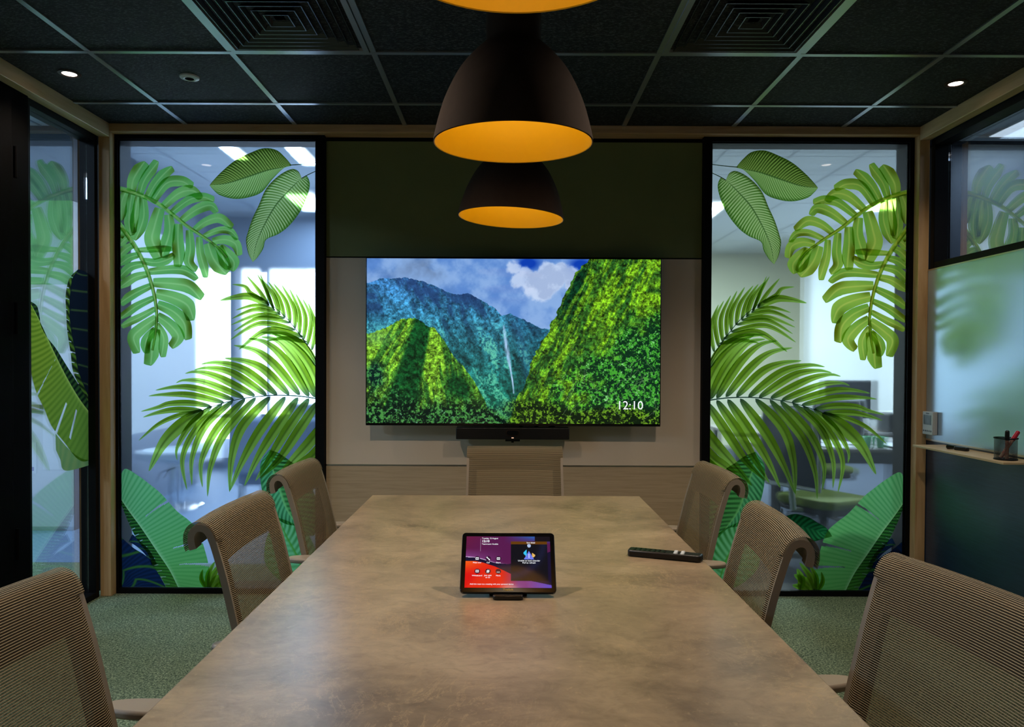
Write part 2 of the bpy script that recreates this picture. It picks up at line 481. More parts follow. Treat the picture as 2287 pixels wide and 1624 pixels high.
# back wall between and above the windows
WZ0, WZ1 = 0.03, 2.534
WL = (-2.172, -1.071); WR = (1.129, 2.227)
wb = MB()
wb.box(-1.02, 1.083, BY + 0.012, BY + 0.13, 0, C_Z)
wb.box(LX - 0.1, -1.02, BY + 0.02, BY + 0.13, 2.57, C_Z)
wb.box(1.083, RX + 0.1, BY + 0.02, BY + 0.13, 2.57, C_Z)
wb.box(LX - 0.1, -2.222, BY + 0.02, BY + 0.13, 0, 2.57)
wb.box(2.265, RX + 0.1, BY + 0.02, BY + 0.13, 0, 2.57)
wall_back = struct(wb.build('wall_back', M['black']), 'black back wall carcass behind the panels')
MB().box(-1.018, 1.081, BY - 0.004, BY + 0.012, 1.893, 2.534).build('green_panel', M['green_panel'], wall_back)
MB().box(-1.018, 1.081, BY - 0.004, BY + 0.012, 0.727, 1.885).build('beige_panel', M['beige_panel'], wall_back)
MB().box(-1.018, 1.081, BY - 0.004, BY + 0.012, 0.0, 0.717).build('wood_panel', M['wood_panel'], wall_back)
MB().box(-1.018, 1.081, BY - 0.001, BY + 0.012, 0.717, 0.727).build('metal_strip', M['steel'], wall_back)

# pine post and beams
struct(MB().box(-2.249, -2.188, 4.0, BY + 0.02, 0, 2.56).build('trim_3', M['pine'], bevel=0.003), 'pine corner post left of the back wall')
struct(MB().box(2.252, 2.309, 4.0, BY + 0.02, 0, 2.56).build('trim_4', M['pine'], bevel=0.003), 'pine corner post right of the back wall')
struct(MB().box(-2.249, 2.309, 4.0, BY + 0.02, 2.56, 2.604).build('trim_5', M['pine_x'], bevel=0.003), 'pine beam along the top of the back wall')
struct(MB().box(-2.249, -2.188, -2.2, 4.0, 2.53, 2.604).build('trim_6', M['pine_y'], bevel=0.003), 'pine beam along the top of the left wall')
struct(MB().box(2.252, 2.309, -2.2, 4.0, 2.53, 2.604).build('trim_7', M['pine_y'], bevel=0.003), 'pine beam along the top of the right wall')

def window_y(name, x0, x1, z0, z1, ox0, ox1, oz0, oz1, y0, y1, gy, label, glass):
    """framed pane in a wall facing the camera; outer rectangle o*, opening x0..z1"""
    f = MB()
    f.box(ox0, x0, y0, y1, oz0, oz1); f.box(x1, ox1, y0, y1, oz0, oz1)
    f.box(x0, x1, y0, y1, oz0, z0); f.box(x0, x1, y0, y1, z1, oz1)
    for a, b in ((x0, x0 + 0.006), (x1 - 0.006, x1)):
        f.box(a, b, gy - 0.008, gy + 0.012, z0, z1)
    f.box(x0, x1, gy - 0.008, gy + 0.012, z1 - 0.006, z1)
    w = struct(f.build(name, M['black']), label)
    MB().add([(x0, gy, z0), (x1, gy, z0), (x1, gy, z1), (x0, gy, z1)], [(0, 1, 2, 3)]).build('glass_pane', glass, w)
    return w

window_y('window_1', WL[0], WL[1], WZ0, WZ1, -2.222, -1.022, 0, 2.57, BY - 0.03, BY + 0.12, BY - 0.008, 'black framed glass left of the screen', M['film_glass'])
window_y('window_2', WR[0], WR[1], WZ0, WZ1, 1.083, 2.265, 0, 2.57, BY - 0.03, BY + 0.12, BY - 0.008, 'black framed glass right of the screen', M['film_glass'])

def window_x(name, y0, y1, z0, z1, x0, x1, gx, fw, label, glass):
    f = MB()
    f.box(x0, x1, y0, y0 + fw, z0, z1); f.box(x0, x1, y1 - fw, y1, z0, z1)
    f.box(x0, x1, y0 + fw, y1 - fw, z0, z0 + fw); f.box(x0, x1, y0 + fw, y1 - fw, z1 - fw, z1)
    w = struct(f.build(name, M['black'], bevel=0.002), label)
    MB().box(gx, gx + 0.006, y0 + fw, y1 - fw, z0 + fw, z1 - fw).build('glass_pane', glass, w)
    return w
window_x('window_3', 3.40, 3.995, 0, 2.53, -2.34, LX, -2.296, 0.032, 'tall glass bay in the left wall beside the corner post', M['glass'])
window_x('window_4', 0.4, 2.95, 0, 2.53, -2.34, LX, -2.332, 0.04, 'glass bay in the left wall nearer the viewer', M['glass'])
window_x('window_5', 1.0, 3.995, 1.822, 2.53, RX + 0.003, 2.40, 2.385, 0.036, 'high black framed window above the whiteboard', M['mirror_glass'])

# black door leaf between the two left bays
d = MB().box(-2.34, LX + 0.012, 2.95, 3.40, 0, 2.53)
door = struct(d.build('door_1', M['door_black']), 'black door and jamb in the left wall')
MB().box(LX + 0.012, LX + 0.032, 2.98, 3.26, 0.01, 2.50).build('door_leaf', M['door_black'], door, bevel=0.003)
for z in (1.42, 2.12, 0.4):
    MB().cyl((LX + 0.036, 3.275, z), (LX + 0.036, 3.275, z + 0.14), 0.008).build('hinge', M['door_black'], door, smooth=True)

# walls
wl = MB().box(-2.35, LX, -2.2, 0.4, 0, C_Z).box(-2.35, LX, 0.4, 4.1, 2.53, C_Z)
struct(wl.build('wall_left', M['black']), 'black framing of the left wall')
wr = MB().box(RX, RX + 0.1, -2.2, 4.1, 0, 1.822).box(RX, RX + 0.1, -2.2, 1.0, 1.822, C_Z).box(RX, RX + 0.1, 1.0, 4.1, 2.53, C_Z)
struct(wr.build('wall_right', M['navy']), 'navy blue panelled right wall')
struct(MB().box(-2.4, 2.5, -2.3, -2.2, 0, C_Z).build('wall_front', M['beige_panel']), 'greige wall behind the viewer')

# offices beyond the glass
ow = MB()
ow.box(-5.4, -3.33, 5.58, 8.0, 0.66, 2.53)
ow.box(-5.6, -5.5, -2.5, 12, 0, O_Z)
ow.box(-5.5, 5.2, -2.5, -2.4, 0, O_Z)
struct(ow.build('wall_office', M['office_wall']), 'pale office walls beyond the left glass')
lo = struct(MB().box(-5.4, -3.331, 5.581, 7.999, 0, 0.66).build('wall_office_lower', M['wainscot']), 'blue grey lower wall of the office block')
MB().box(-5.4, -3.335, 5.572, 5.582, 0.03, 1.89).build('white_front_panel', M['office_wall'], lo)
MB().box(-5.4, -3.335, 5.566, 5.582, 0.0, 0.03).build('skirting', M['steel'], lo)
up = struct(MB().box(-5.4, -3.325, 5.575, 8.005, 2.53, O_Z).build('wall_office_upper', M['grey_band']), 'slate band over the office block')
MB().box(-5.4, -3.335, 5.570, 5.582, 1.89, 2.53).build('green_upper_panel', M['green_paint'], up)
# far daylight facade behind the left window
fa = MB()
FY = 9.0
fa.box(-5.5, 0.0, FY, FY + 0.15, 2.44, O_Z)
fa.box(-5.5, -4.6, FY, FY + 0.15, 0, 2.44)
fa.box(-3.39, -3.24, FY - 0.1, FY + 0.15, 0, 2.44)
fa.box(-2.98, -2.90, FY, FY + 0.15, 0, 2.44)
fa.box(-1.75, -1.68, FY, FY + 0.15, 0, 2.44)
fa.box(-0.3, 0.0, FY, FY + 0.15, 0, 2.44)
fa.box(-4.6, -0.3, FY, FY + 0.1, 0, 0.12)
fa.box(-4.6, -0.3, FY + 0.02, FY + 0.07, 0.62, 0.66)
struct(fa.build('wall_facade', M['wainscot']), 'blue grey daylight facade behind the left glass')
struct(MB().box(0.0, 0.1, 4.23, 12, 0, O_Z).build('wall_divider', M['office_wall']), 'partition between the two offices')
rw = MB().box(0.1, 5.2, 11.8, 11.95, 0, O_Z)
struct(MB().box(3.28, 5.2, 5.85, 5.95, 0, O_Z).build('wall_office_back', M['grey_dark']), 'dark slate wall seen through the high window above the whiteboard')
struct(rw.build('wall_far', M['cream_wall']), 'cream far wall behind the right glass')
struct(MB().box(5.2, 5.35, -2.4, 12, 0, O_Z).box(4.15, 5.2, 10.2, 10.35, 0, O_Z).build('wall_office_right', M['office_wall']), 'white office wall behind the right glass')
# ------------------------------------------------------------------ printed leaves on the glass
def c1(x, y): return (250 + x / 2.9, 300 + y / 2.9)
def c2(x, y): return (250 + x / 2.952, 800 + y / 2.952)
def c4(x, y): return (2291 - (1540 + x / 2.952), 797 + y / 2.952)   # right pane read mirrored
MIR = 0.5 * (WL[1] + WR[0])    # the right pane repeats the left one mirrored about this X

def resample(P, n, smooth=True):
    P = np.array(P, float)
    d = np.r_[0, np.cumsum(np.hypot(*(P[1:] - P[:-1]).T))]
    t = np.linspace(0, d[-1], n)
    if smooth and len(P) > 2:
        # Catmull-Rom through the points
        out = []
        for s in t:
            i = min(max(np.searchsorted(d, s) - 1, 0), len(P) - 2)
            u = (s - d[i]) / max(d[i + 1] - d[i], 1e-9)
            p0 = P[max(i - 1, 0)]; p1 = P[i]; p2 = P[i + 1]; p3 = P[min(i + 2, len(P) - 1)]
            out.append(0.5 * ((2 * p1) + (-p0 + p2) * u + (2 * p0 - 5 * p1 + 4 * p2 - p3) * u * u + (-p0 + 3 * p1 - 3 * p2 + p3) * u ** 3))
        return np.array(out)
    return np.c_[np.interp(t, d, P[:, 0]), np.interp(t, d, P[:, 1])]

def mixc(a, b, t):
    t = np.clip(t, 0, 1)[..., None] if hasattr(t, 'shape') else t
    return np.array(a) * (1 - t) + np.array(b) * t

class Print:
    """one printed leaf: points in photo pixels of the left pane, with a colour at each point"""
    def __init__(s): s.p, s.c, s.f, s.k, s.layer = [], [], [], [], 0
    def grid(s, P, C):
        n, m = P.shape[:2]; b = len(s.p)
        s.p += [tuple(q) for q in P.reshape(-1, 2)]
        s.c += [tuple(q) for q in C.reshape(-1, 3)]
        s.layer += 1; s.k += [s.layer] * (n * m)
        for i in range(n - 1):
            for j in range(m - 1):
                s.f.append((b + i * m + j, b + (i + 1) * m + j, b + (i + 1) * m + j + 1, b + i * m + j + 1))
    def lamina(s, rib, edge, col, n=150, m=14, keep=None):
        """surface between the midrib and an edge; col(u along, v across) -> sRGB 0..255; keep drops torn strips"""
        R, E = resample(rib, n), resample(edge, n)
        v = np.linspace(0, 1, m)
        P = R[:, None] * (1 - v[None, :, None]) + E[:, None] * v[None, :, None]
        u = np.linspace(0, 1, n)
        U, V = np.meshgrid(u, v, indexing='ij')
        C = col(U, V)
        if keep is None:
            s.grid(P, C)
        else:
            b = len(s.p)
            s.p += [tuple(q) for q in P.reshape(-1, 2)]; s.c += [tuple(q) for q in C.reshape(-1, 3)]
            s.layer += 1; s.k += [s.layer] * (n * m)
            for i in range(n - 1):
                for j in range(m - 1):
                    if keep((i + 0.5) / n, (j + 0.5) / m):
                        s.f.append((b + i * m + j, b + (i + 1) * m + j, b + (i + 1) * m + j + 1, b + i * m + j + 1))
    def blade(s, pts, w, col, n=22, m=7, prof=None, prof2=None):
        """a leaflet or lobe along pts with full width w px; col(u, v in -1..1)"""
        R = resample(pts, n)
        T = np.gradient(R, axis=0); T /= np.maximum(np.hypot(T[:, 0], T[:, 1])[:, None], 1e-9)
        Nn = np.c_[-T[:, 1], T[:, 0]]
        u = np.linspace(0, 1, n); v = np.linspace(-1, 1, m)
        pr = prof(u) if prof else np.sin(np.pi * np.clip(u, 0, 1) ** 0.75) ** 0.75
        pr2 = prof2(u) if prof2 else pr
        PW = np.where(v[None, :] < 0, pr2[:, None], pr[:, None])
        P = R[:, None] + Nn[:, None] * (v[None, :] * PW * (w / 2))[..., None]
        U, V = np.meshgrid(u, v, indexing='ij')
        s.grid(P, col(U, V))
    def stem(s, pts, w0, w1, c):
        s.blade(pts, 1.0, lambda U, V: np.broadcast_to(np.array(c, float), U.shape + (3,)), n=30, m=3, prof=lambda u: w0 + (w1 - w0) * u)

def srgb_lin(C):
    C = np.clip(np.array(C, float) / 255, 0, 1)
    return np.where(C <= 0.04045, C / 12.92, ((C + 0.055) / 1.055) ** 2.4)

def place_print(pr, name, label, cat, off, side='left', group=None, plane=None, clip=None):
    """lay the print on the pane (a millimetre apart from its neighbours)"""
    me = bpy.data.meshes.new(name)
    V = []
    for (px, py), kk in zip(pr.p, pr.k):
        ofs = off + 1.6e-5 * kk; y = BY - 0.0085 - ofs
        if plane:
            q = on_x(px, py, plane + ofs); V.append((q.x, min(max(q.y, clip[0]), clip[1]), q.z)); continue
        q = on_y(px, py + 3.9 * (0 if side == 'left' else 0), y)
        x = min(max(q.x, WL[0] + 0.0005), WL[1] - 0.0005); z = min(max(q.z, WZ0 + 0.0005), WZ1 - 0.0065)
        V.append((x if side == 'left' else 2 * MIR - x, y, z))
    mul = np.array((1.9, 1.15, 0.45)) if (side == 'right' and 'monstera' in name) else np.array((1.2, 1.15, 0.9))
    C = np.c_[np.clip(srgb_lin(pr.c) * mul, 0, 0.95), np.ones(len(pr.c))]
    F = pr.f
    Va = np.array(V)
    keepf = []
    for f in F:
        a, b, c, d = (Va[i] for i in f)
        if np.linalg.norm(np.cross(c - a, d - b)) > 1e-9: keepf.append(f)
    me.from_pydata(V, [], keepf)
    at = me.color_attributes.new('Col', 'FLOAT_COLOR', 'POINT')
    at.data.foreach_set('color', C.astype(np.float32).ravel())
    me.materials.append(M['film_clear' if name in ('palm_frond_print', 'striped_leaf_print') else 'film'])
    o = bpy.data.objects.new(name, me); scene.collection.objects.link(o)
    return tag(o, label, cat, group)

# colour rules ---------------------------------------------------
def vein_cols(light, dark, edge, n, k, ph=0.0, rib=None, edge_w=0.8, bandpow=1.0):
    def f(U, V):
        s = 0.5 + 0.5 * np.sin(2 * np.pi * (n * U - k * V) + ph)
        t = np.clip(s ** 1.3 * (0.55 + 0.6 * V), 0, 1)
        C = mixc(light, dark, t)
        C = mixc2(C, edge, np.clip((V - edge_w) / (1.001 - edge_w), 0, 1) * 0.8)
        if rib is not None: C = mixc2(C, rib, np.clip(1 - V / 0.05, 0, 1))
        return C
    return f

def mixc2(C, c, t):
    return C * (1 - t[..., None]) + np.array(c, float) * t[..., None]

def calathea(rib, ea, eb, la, da, lb, db, n=34):
    P = Print()
    P.lamina(rib, ea, vein_cols(la, da, (58, 84, 20), n * 1.1, 5.5, rib=(70, 110, 50)), n=400, m=44)
    P.lamina(rib, eb, vein_cols(lb, db, (70, 120, 40), n * 1.1, 5.5, ph=1.0, rib=(70, 110, 50)), n=400, m=44)
    return P

def p1(*a): return [c1(*q) for q in a]
def p2(*a): return [c2(*q) for q in a]
def p4(*a): return [c4(*q) for q in a]

def print_upper():
    rib = p1((1160, 200), (1100, 216), (1000, 236), (850, 285), (740, 318), (632, 330))
    ea = p1((1160, 195), (1120, 148), (1065, 102), (985, 90), (900, 118), (800, 168), (715, 238), (655, 300), (632, 330))
    eb = p1((1160, 205), (1110, 222), (1040, 290), (970, 375), (880, 410), (790, 418), (700, 395), (655, 358), (632, 330))
    P = calathea(rib, ea, eb, (160, 188, 96), (34, 58, 4), (196, 226, 150), (84, 140, 48), 30)
    P.stem(p1((1150, 200), (1230, 194), (1330, 183)), 2.2, 1.6, (40, 60, 30))
    return P

def print_lower():
    rib = p1((1228, 284), (1150, 360), (1060, 460), (985, 590), (935, 710), (912, 828))
    ea = p1((1226, 276), (1205, 238), (1160, 226), (1080, 268), (1000, 350), (950, 460), (910, 545), (878, 640), (868, 690), (882, 770), (912, 828))
    eb = p1((1228, 284), (1262, 270), (1282, 325), (1262, 410), (1220, 500), (1150, 590), (1080, 645), (1000, 682), (980, 740), (945, 795), (912, 828))
    P = calathea(rib, ea, eb, (216, 236, 176), (74, 132, 36), (210, 234, 168), (66, 124, 28), 34)
    P.stem(p1((1228, 286), (1270, 262), (1330, 234)), 2.2, 1.6, (50, 70, 40))
    return P

def lobe_cols(a, b, dark, seed):
    r = random.Random(seed); ph = r.uniform(0, 6.28); e = r.choice((-0.8, 0.8)); q = r.uniform(0.55, 0.95); st = r.uniform(0.3, 1.0)
    def f(U, V):
        C = np.broadcast_to(np.array(a, float), U.shape + (3,)).copy()
        C = mixc2(C, b, np.clip(0.5 + 0.5 * np.sin(3 * U + ph + 1.2 * V), 0, 1) * 0.7)
        C = mixc2(C, dark, np.exp(-((U - q) / 0.2) ** 2 - ((V - e) / 0.7) ** 2) * st)
        C = mixc2(C, dark, np.exp(-((U - 0.08) / 0.12) ** 2 - ((V + e) / 0.5) ** 2) * 0.55)
        C = mixc2(C, (205, 238, 178), np.exp(-(V / 0.11) ** 2) * 0.5)
        return mixc2(C, dark, np.clip((U - 0.95) / 0.05, 0, 1) * 0.35)
    return f

def lobe_prof(u):
    return (0.66 + 0.40 * np.clip(u / 0.55, 0, 1) ** 0.8) * np.clip((1 - u) / 0.30, 0.0, 1.0) ** 0.85
def lobe_prof_b(u):
    return (0.66 + 0.40 * np.clip(u / 0.55, 0, 1) ** 0.8) * np.clip((1 - u) / 0.06, 0.0, 1.0) ** 0.7

def monstera(rib, lobes, w_rib, seed, gw=1.0):
    P = Print()
    ga, gb, dk = (110, 186, 104), (150, 212, 126), (78, 104, 22)
    for i, (w, pts) in enumerate(lobes):
        P.blade(p1(*pts), w / 2.9 * 1.03, lobe_cols(ga, gb, dk, seed + i * 7), n=30, m=11, prof=lobe_prof if i % 2 else lobe_prof_b, prof2=lobe_prof_b if i % 2 else lobe_prof)
    P.blade(p1(*rib), 12, lobe_cols(ga, gb, dk, seed), n=60, m=7, prof=lambda u: 1.0 - 0.55 * u)
    P.stem(p1(*rib), w_rib * 0.8, w_rib * 0.3, (236, 255, 214))
    return P

def print_monstera_a():
    rib = [(30, 350), (100, 365), (200, 400), (300, 450), (400, 525), (480, 590), (570, 650), (650, 705), (705, 750), (745, 800)]
    L = [
        (78, [(128, 372), (140, 290), (212, 174)]), (62, [(180, 390), (215, 290), (302, 176)]),
        (66, [(228, 415), (290, 310), (388, 206)]), (66, [(262, 440), (350, 320), (450, 305), (520, 350)]),
        (66, [(330, 470), (430, 385), (520, 365), (590, 408)]), (56, [(385, 510), (500, 425), (590, 408), (662, 436)]),
        (62, [(450, 560), (550, 488), (640, 460), (690, 502)]), (58, [(535, 620), (610, 565), (700, 545), (775, 614)]),
        (44, [(595, 660), (690, 622), (770, 628), (820, 680)]), (62, [(650, 695), (730, 682), (800, 712), (812, 790)]),
        (70, [(700, 730), (755, 780), (790, 830), (785, 890)]), (64, [(690, 720), (720, 800), (745, 880)]),
        (66, [(90, 372), (62, 450), (66, 560)]), (62, [(130, 385), (112, 520), (118, 660)]), (64, [(200, 410), (205, 540), (152, 690)]),
        (50, [(170, 400), (150, 520), (130, 640)]),
        (94, [(310, 480), (275, 600), (262, 690), (322, 800)]), (76, [(365, 520), (372, 640), (318, 798)]),
        (74, [(430, 580), (428, 700), (442, 862)]), (62, [(500, 620), (508, 740), (498, 830), (542, 892)]),
        (54, [(565, 665), (575, 780), (620, 928)]), (84, [(622, 705), (660, 810), (740, 910)]),
    ]
    return monstera(rib, L, 7, 3)

def print_monstera_b():
    rib = [(40, 570), (120, 680), (190, 800), (240, 920), (275, 1050), (290, 1180), (280, 1300), (262, 1400)]
    L = [
        (40, [(165, 750), (280, 745), (400, 735)]),
        (56, [(200, 820), (300, 830), (412, 790)]), (58, [(240, 890), (400, 875), (480, 885), (562, 932)]),
        (80, [(266, 960), (400, 968), (500, 990), (576, 1075)]), (86, [(284, 1030), (400, 1060), (490, 1110), (532, 1205)]),
        (78, [(294, 1100), (400, 1150), (470, 1230), (476, 1335)]), (76, [(292, 1175), (370, 1230), (430, 1310), (392, 1390)]),
        (56, [(288, 1230), (335, 1320), (318, 1445)]), (86, [(285, 1260), (262, 1380), (252, 1500)]), (60, [(285, 1260), (225, 1330), (212, 1420)]),
        (76, [(288, 1190), (190, 1260), (140, 1320), (180, 1415)]), (46, [(280, 1130), (170, 1190), (55, 1240)]), (50, [(270, 1060), (150, 1120), (48, 1200)]),
        (54, [(255, 980), (150, 1030), (48, 1095)]), (54, [(235, 905), (140, 930), (44, 1000)]), (54, [(205, 840), (120, 860), (44, 930)]),
        (50, [(178, 780), (110, 800), (44, 850)]), (50, [(145, 715), (95, 740), (44, 790)]), (50, [(110, 665), (75, 690), (44, 725)]), (56, [(75, 610), (60, 640), (44, 660)]),
    ]
    return monstera(rib, L, 7, 51)

def palm_cols(seed, base_dark=0.3, light=(166, 210, 104)):
    r = random.Random(seed); k = r.uniform(0.8, 1.2); q = r.uniform(0.2, 0.5)
    def f(U, V):
        C = np.broadcast_to(np.array(light, float), U.shape + (3,)).copy()
        C = mixc2(C, (96, 132, 26), np.clip(1.25 - 2.2 * np.abs(U - q) * k, 0, 1) * np.where(V > 0, 0.95, 0.45))
        C = mixc2(C, (34, 58, 70), np.clip(1 - U / base_dark, 0, 1))
        C = mixc2(C, (60, 84, 24), np.clip(1 - np.abs(V) / 0.18, 0, 1) * 0.7)
        return mixc2(C, (110, 180, 110), np.clip((U - 0.7) / 0.3, 0, 1) * 0.4)
    return f

def palm(rachis, leaflets, f, sc, dark, w=2.4):
    P = Print()
    for i, (wd, pts) in enumerate(leaflets):
        P.blade(f(*pts), wd / sc, palm_cols(i + 11, dark), n=28, m=7, prof=lambda u: np.sin(np.pi * np.clip(u, 0, 1) ** 0.8) ** 0.7 * (1 - 0.35 * u))
    P.stem(f(*rachis), w, w * 0.35, (36, 66, 66))
    return P

def print_palm_a():
    rachis = [(1330, 1480), (1280, 1390), (1210, 1290), (1130, 1190), (1040, 1110), (965, 1052)]
    L = [
        (56, [(1020, 1110), (900, 1052), (800, 1055), (697, 1077)]), (34, [(985, 1075), (900, 1030), (860, 985), (778, 972)]),
        (30, [(1015, 1105), (950, 1010), (875, 918)]), (26, [(1045, 1130), (1000, 1010), (940, 905)]), (26, [(1050, 1135), (1010, 1040), (960, 905)]),
        (38, [(1085, 1165), (1050, 1050), (970, 940)]), (36, [(1120, 1190), (1080, 1060), (1012, 955)]), (36, [(1155, 1225), (1130, 1090), (1045, 965)]),
        (36, [(1185, 1262), (1180, 1130), (1100, 975)]), (36, [(1215, 1300), (1210, 1150), (1150, 1000)]), (36, [(1240, 1335), (1252, 1180), (1190, 1030)]),
        (36, [(1265, 1370), (1290, 1200), (1235, 1065)]), (34, [(1295, 1400), (1318, 1240), (1270, 1090)]),
        (30, [(1060, 1140), (930, 1108), (800, 1140)]), (34, [(1095, 1168), (930, 1135), (775, 1195)]), (34, [(1122, 1192), (950, 1170), (770, 1235)]),
        (36, [(1155, 1222), (960, 1190), (785, 1278)]), (40, [(1190, 1268), (960, 1225), (765, 1332)]), (52, [(1238, 1312), (1010, 1270), (820, 1395)]),
        (36, [(1262, 1345), (1120, 1320), (1000, 1340)]),
    ]
    return palm(rachis, L, p1, 2.9, 0.18)

def print_palm_b():
    rachis = [(1400, 275), (1356, 268), (1230, 250), (1090, 245), (1000, 250), (870, 265), (740, 295), (620, 335), (560, 360), (490, 385)]
    L = [
        (48, [(655, 318), (520, 296), (380, 300), (300, 325), (190, 352)]), (48, [(600, 345), (420, 340), (300, 360), (204, 390)]), (50, [(740, 293), (520, 243), (340, 240), (240, 250)]),
        (52, [(805, 275), (560, 200), (420, 190), (285, 212)]), (52, [(872, 262), (620, 160), (480, 145), (420, 165)]), (58, [(945, 250), (700, 125), (560, 90), (480, 102)]),
        (60, [(1022, 246), (800, 100), (640, 65), (540, 78)]), (62, [(1092, 245), (880, 80), (700, 30), (585, 40)]), (64, [(1170, 243), (1010, 80), (880, 20), (740, 0)]),
        (66, [(1240, 245), (1080, 50), (950, -50), (800, -85)]), (70, [(1300, 255), (1150, 20), (1020, -100), (900, -130)]), (74, [(1345, 262), (1230, 40), (1100, -110), (980, -140)]),
        (76, [(1395, 262), (1310, 60), (1200, -80), (1050, -170)]), (60, [(1356, 60), (1280, -60), (1150, -150), (980, -170)]),
        (36, [(560, 352), (430, 380), (300, 440), (175, 545)]), (100, [(605, 345), (470, 430), (340, 560), (243, 747)]), (50, [(660, 315), (520, 440), (430, 590), (430, 675)]),
        (52, [(730, 298), (560, 460), (465, 660), (495, 872)]), (56, [(800, 280), (620, 440), (530, 650), (527, 842)]), (62, [(880, 266), (690, 470), (590, 680), (597, 855)]),
        (64, [(950, 258), (740, 500), (650, 720), (630, 915)]), (74, [(1045, 253), (860, 450), (790, 660), (775, 885)]), (76, [(1145, 253), (980, 470), (860, 680), (775, 880)]),
        (76, [(1228, 258), (1080, 470), (960, 660), (872, 845)]), (74, [(1300, 264), (1150, 480), (1040, 660), (945, 812)]), (76, [(1365, 280), (1230, 480), (1100, 670), (970, 795)]),
        (84, [(1440, 380), (1300, 560), (1180, 690), (1060, 830)]), (84, [(1460, 480), (1330, 640), (1220, 720), (1080, 860)]), (70, [(1460, 600), (1380, 660), (1290, 720), (1200, 760)]),
    ]
    return palm(rachis, L, p2, 2.952, 0.2, 3.0)

def print_banana():
    P = Print()
    rib = p2((40, 905), (60, 932), (120, 1020), (200, 1130), (300, 1280), (380, 1400), (440, 1520))
    ea = p2((40, 800), (58, 770), (92, 730), (180, 780), (262, 842), (325, 895), (425, 1005), (505, 1068), (565, 1130), (605, 1240), (640, 1380), (650, 1520))
    eb = p2((40, 915), (62, 965), (105, 1075), (165, 1195), (235, 1290), (275, 1375), (325, 1450), (362, 1520))
    def ca(U, V):
        s = 0.5 + 0.5 * np.sin(2 * np.pi * (34 * U - 3.4 * V * (1 - 0.3 * V)))
        C = mixc((128, 206, 150), (92, 184, 120), s ** 2)
        C = mixc2(C, (104, 190, 90), np.clip(U * 1.2 - 0.3, 0, 1) * 0.7)
        C = mixc2(C, (170, 226, 176), np.clip(1 - V / 0.07, 0, 1))
        return C
    def cb(U, V):
        s = 0.5 + 0.5 * np.sin(2 * np.pi * (30 * U + 0.8 * V))
        C = mixc((60, 130, 60), (16, 50, 26), s)
        return mixc2(C, (96, 170, 60), np.clip(U * 1.6 - 0.8, 0, 1) * 0.6)
    def keep(u, v):
        for uu, v0, w in ((0.40, 0.25, 0.006), (0.72, 0.3, 0.009), (0.86, 0.25, 0.008)):
            c = uu + 0.075 * (v - 1) * 1.2
            if v > v0 and abs(u - c) < w * (v - v0) / (1 - v0) + 0.002: return False
        return True
    P.lamina(rib, ea, ca, n=300, m=22, keep=keep)
    P.lamina(rib, eb, cb, n=200, m=8, keep=lambda u, v: not (v > 0.5 and (u * 15) % 1 < 0.12 * v))
    return P

def print_dark():
    P = Print()
    def cd(U, V):
        s = 0.5 + 0.5 * np.sin(2 * np.pi * (16 * U - 1.4 * V))
        C = mixc((22, 44, 92), (20, 34, 66), s)
        return mixc2(C, (74, 140, 40), np.clip(np.sin(2 * np.pi * (3.2 * U - 1.0 * V) + 1) - 0.72, 0, 1) * 2.6)
    P.lamina(p2((-10, 1340), (60, 1390), (160, 1460), (240, 1530)), p2((60, 1180), (140, 1250), (250, 1330), (365, 1525)), cd, n=120, m=20)
    P.lamina(p2((-10, 1340), (60, 1390), (160, 1460), (240, 1530)), p2((-10, 1480), (0, 1500), (40, 1520), (80, 1530)), cd, n=80, m=14)
    P.lamina(p2((110, 1210), (160, 1240), (215, 1290), (270, 1370)), p2((135, 1160), (195, 1215), (250, 1270), (300, 1360)), cd, n=60, m=8)
    return P

def print_curled():
    # big ribbed leaf low beside the screen wall, read from the right pane
    P = Print()
    rib = p4((440, 612), (425, 720), (400, 800), (380, 860), (330, 1000), (250, 1120), (190, 1180))
    ea = p4((440, 612), (495, 690), (502, 760), (495, 850), (470, 950), (420, 1040), (340, 1100), (262, 1120), (200, 1180))
    eb = p4((440, 612), (370, 640), (300, 690), (200, 760), (160, 860), (130, 960), (120, 1050), (120, 1120), (150, 1180))
    light, dk = (100, 180, 128), (34, 100, 62)
    P.lamina(rib, ea, vein_cols(light, dk, (60, 140, 80), 20, 2.6, rib=(120, 190, 120)), n=200, m=16)
    P.lamina(rib, eb, vein_cols((84, 160, 90), (20, 60, 28), (40, 90, 40), 20, 2.6, rib=(120, 190, 120)), n=200, m=16)
    return P

def print_broad():
    P = Print()
    rib = p4((190, 1520), (215, 1440), (250, 1330), (330, 1180), (380, 1060))
    ea = p4((190, 1520), (330, 1500), (460, 1380), (470, 1240), (430, 1130), (380, 1060))
    eb = p4((190, 1520), (120, 1450), (120, 1330), (180, 1180), (260, 1110), (380, 1060))
    P.lamina(rib, ea, vein_cols((122, 200, 150), (78, 160, 96), (90, 180, 110), 14, 2.0, rib=(80, 160, 50)), n=160, m=14)
    P.lamina(rib, eb, vein_cols((122, 200, 150), (50, 130, 60), (90, 180, 110), 14, 2.0, rib=(80, 160, 50)), n=160, m=14)
    return P

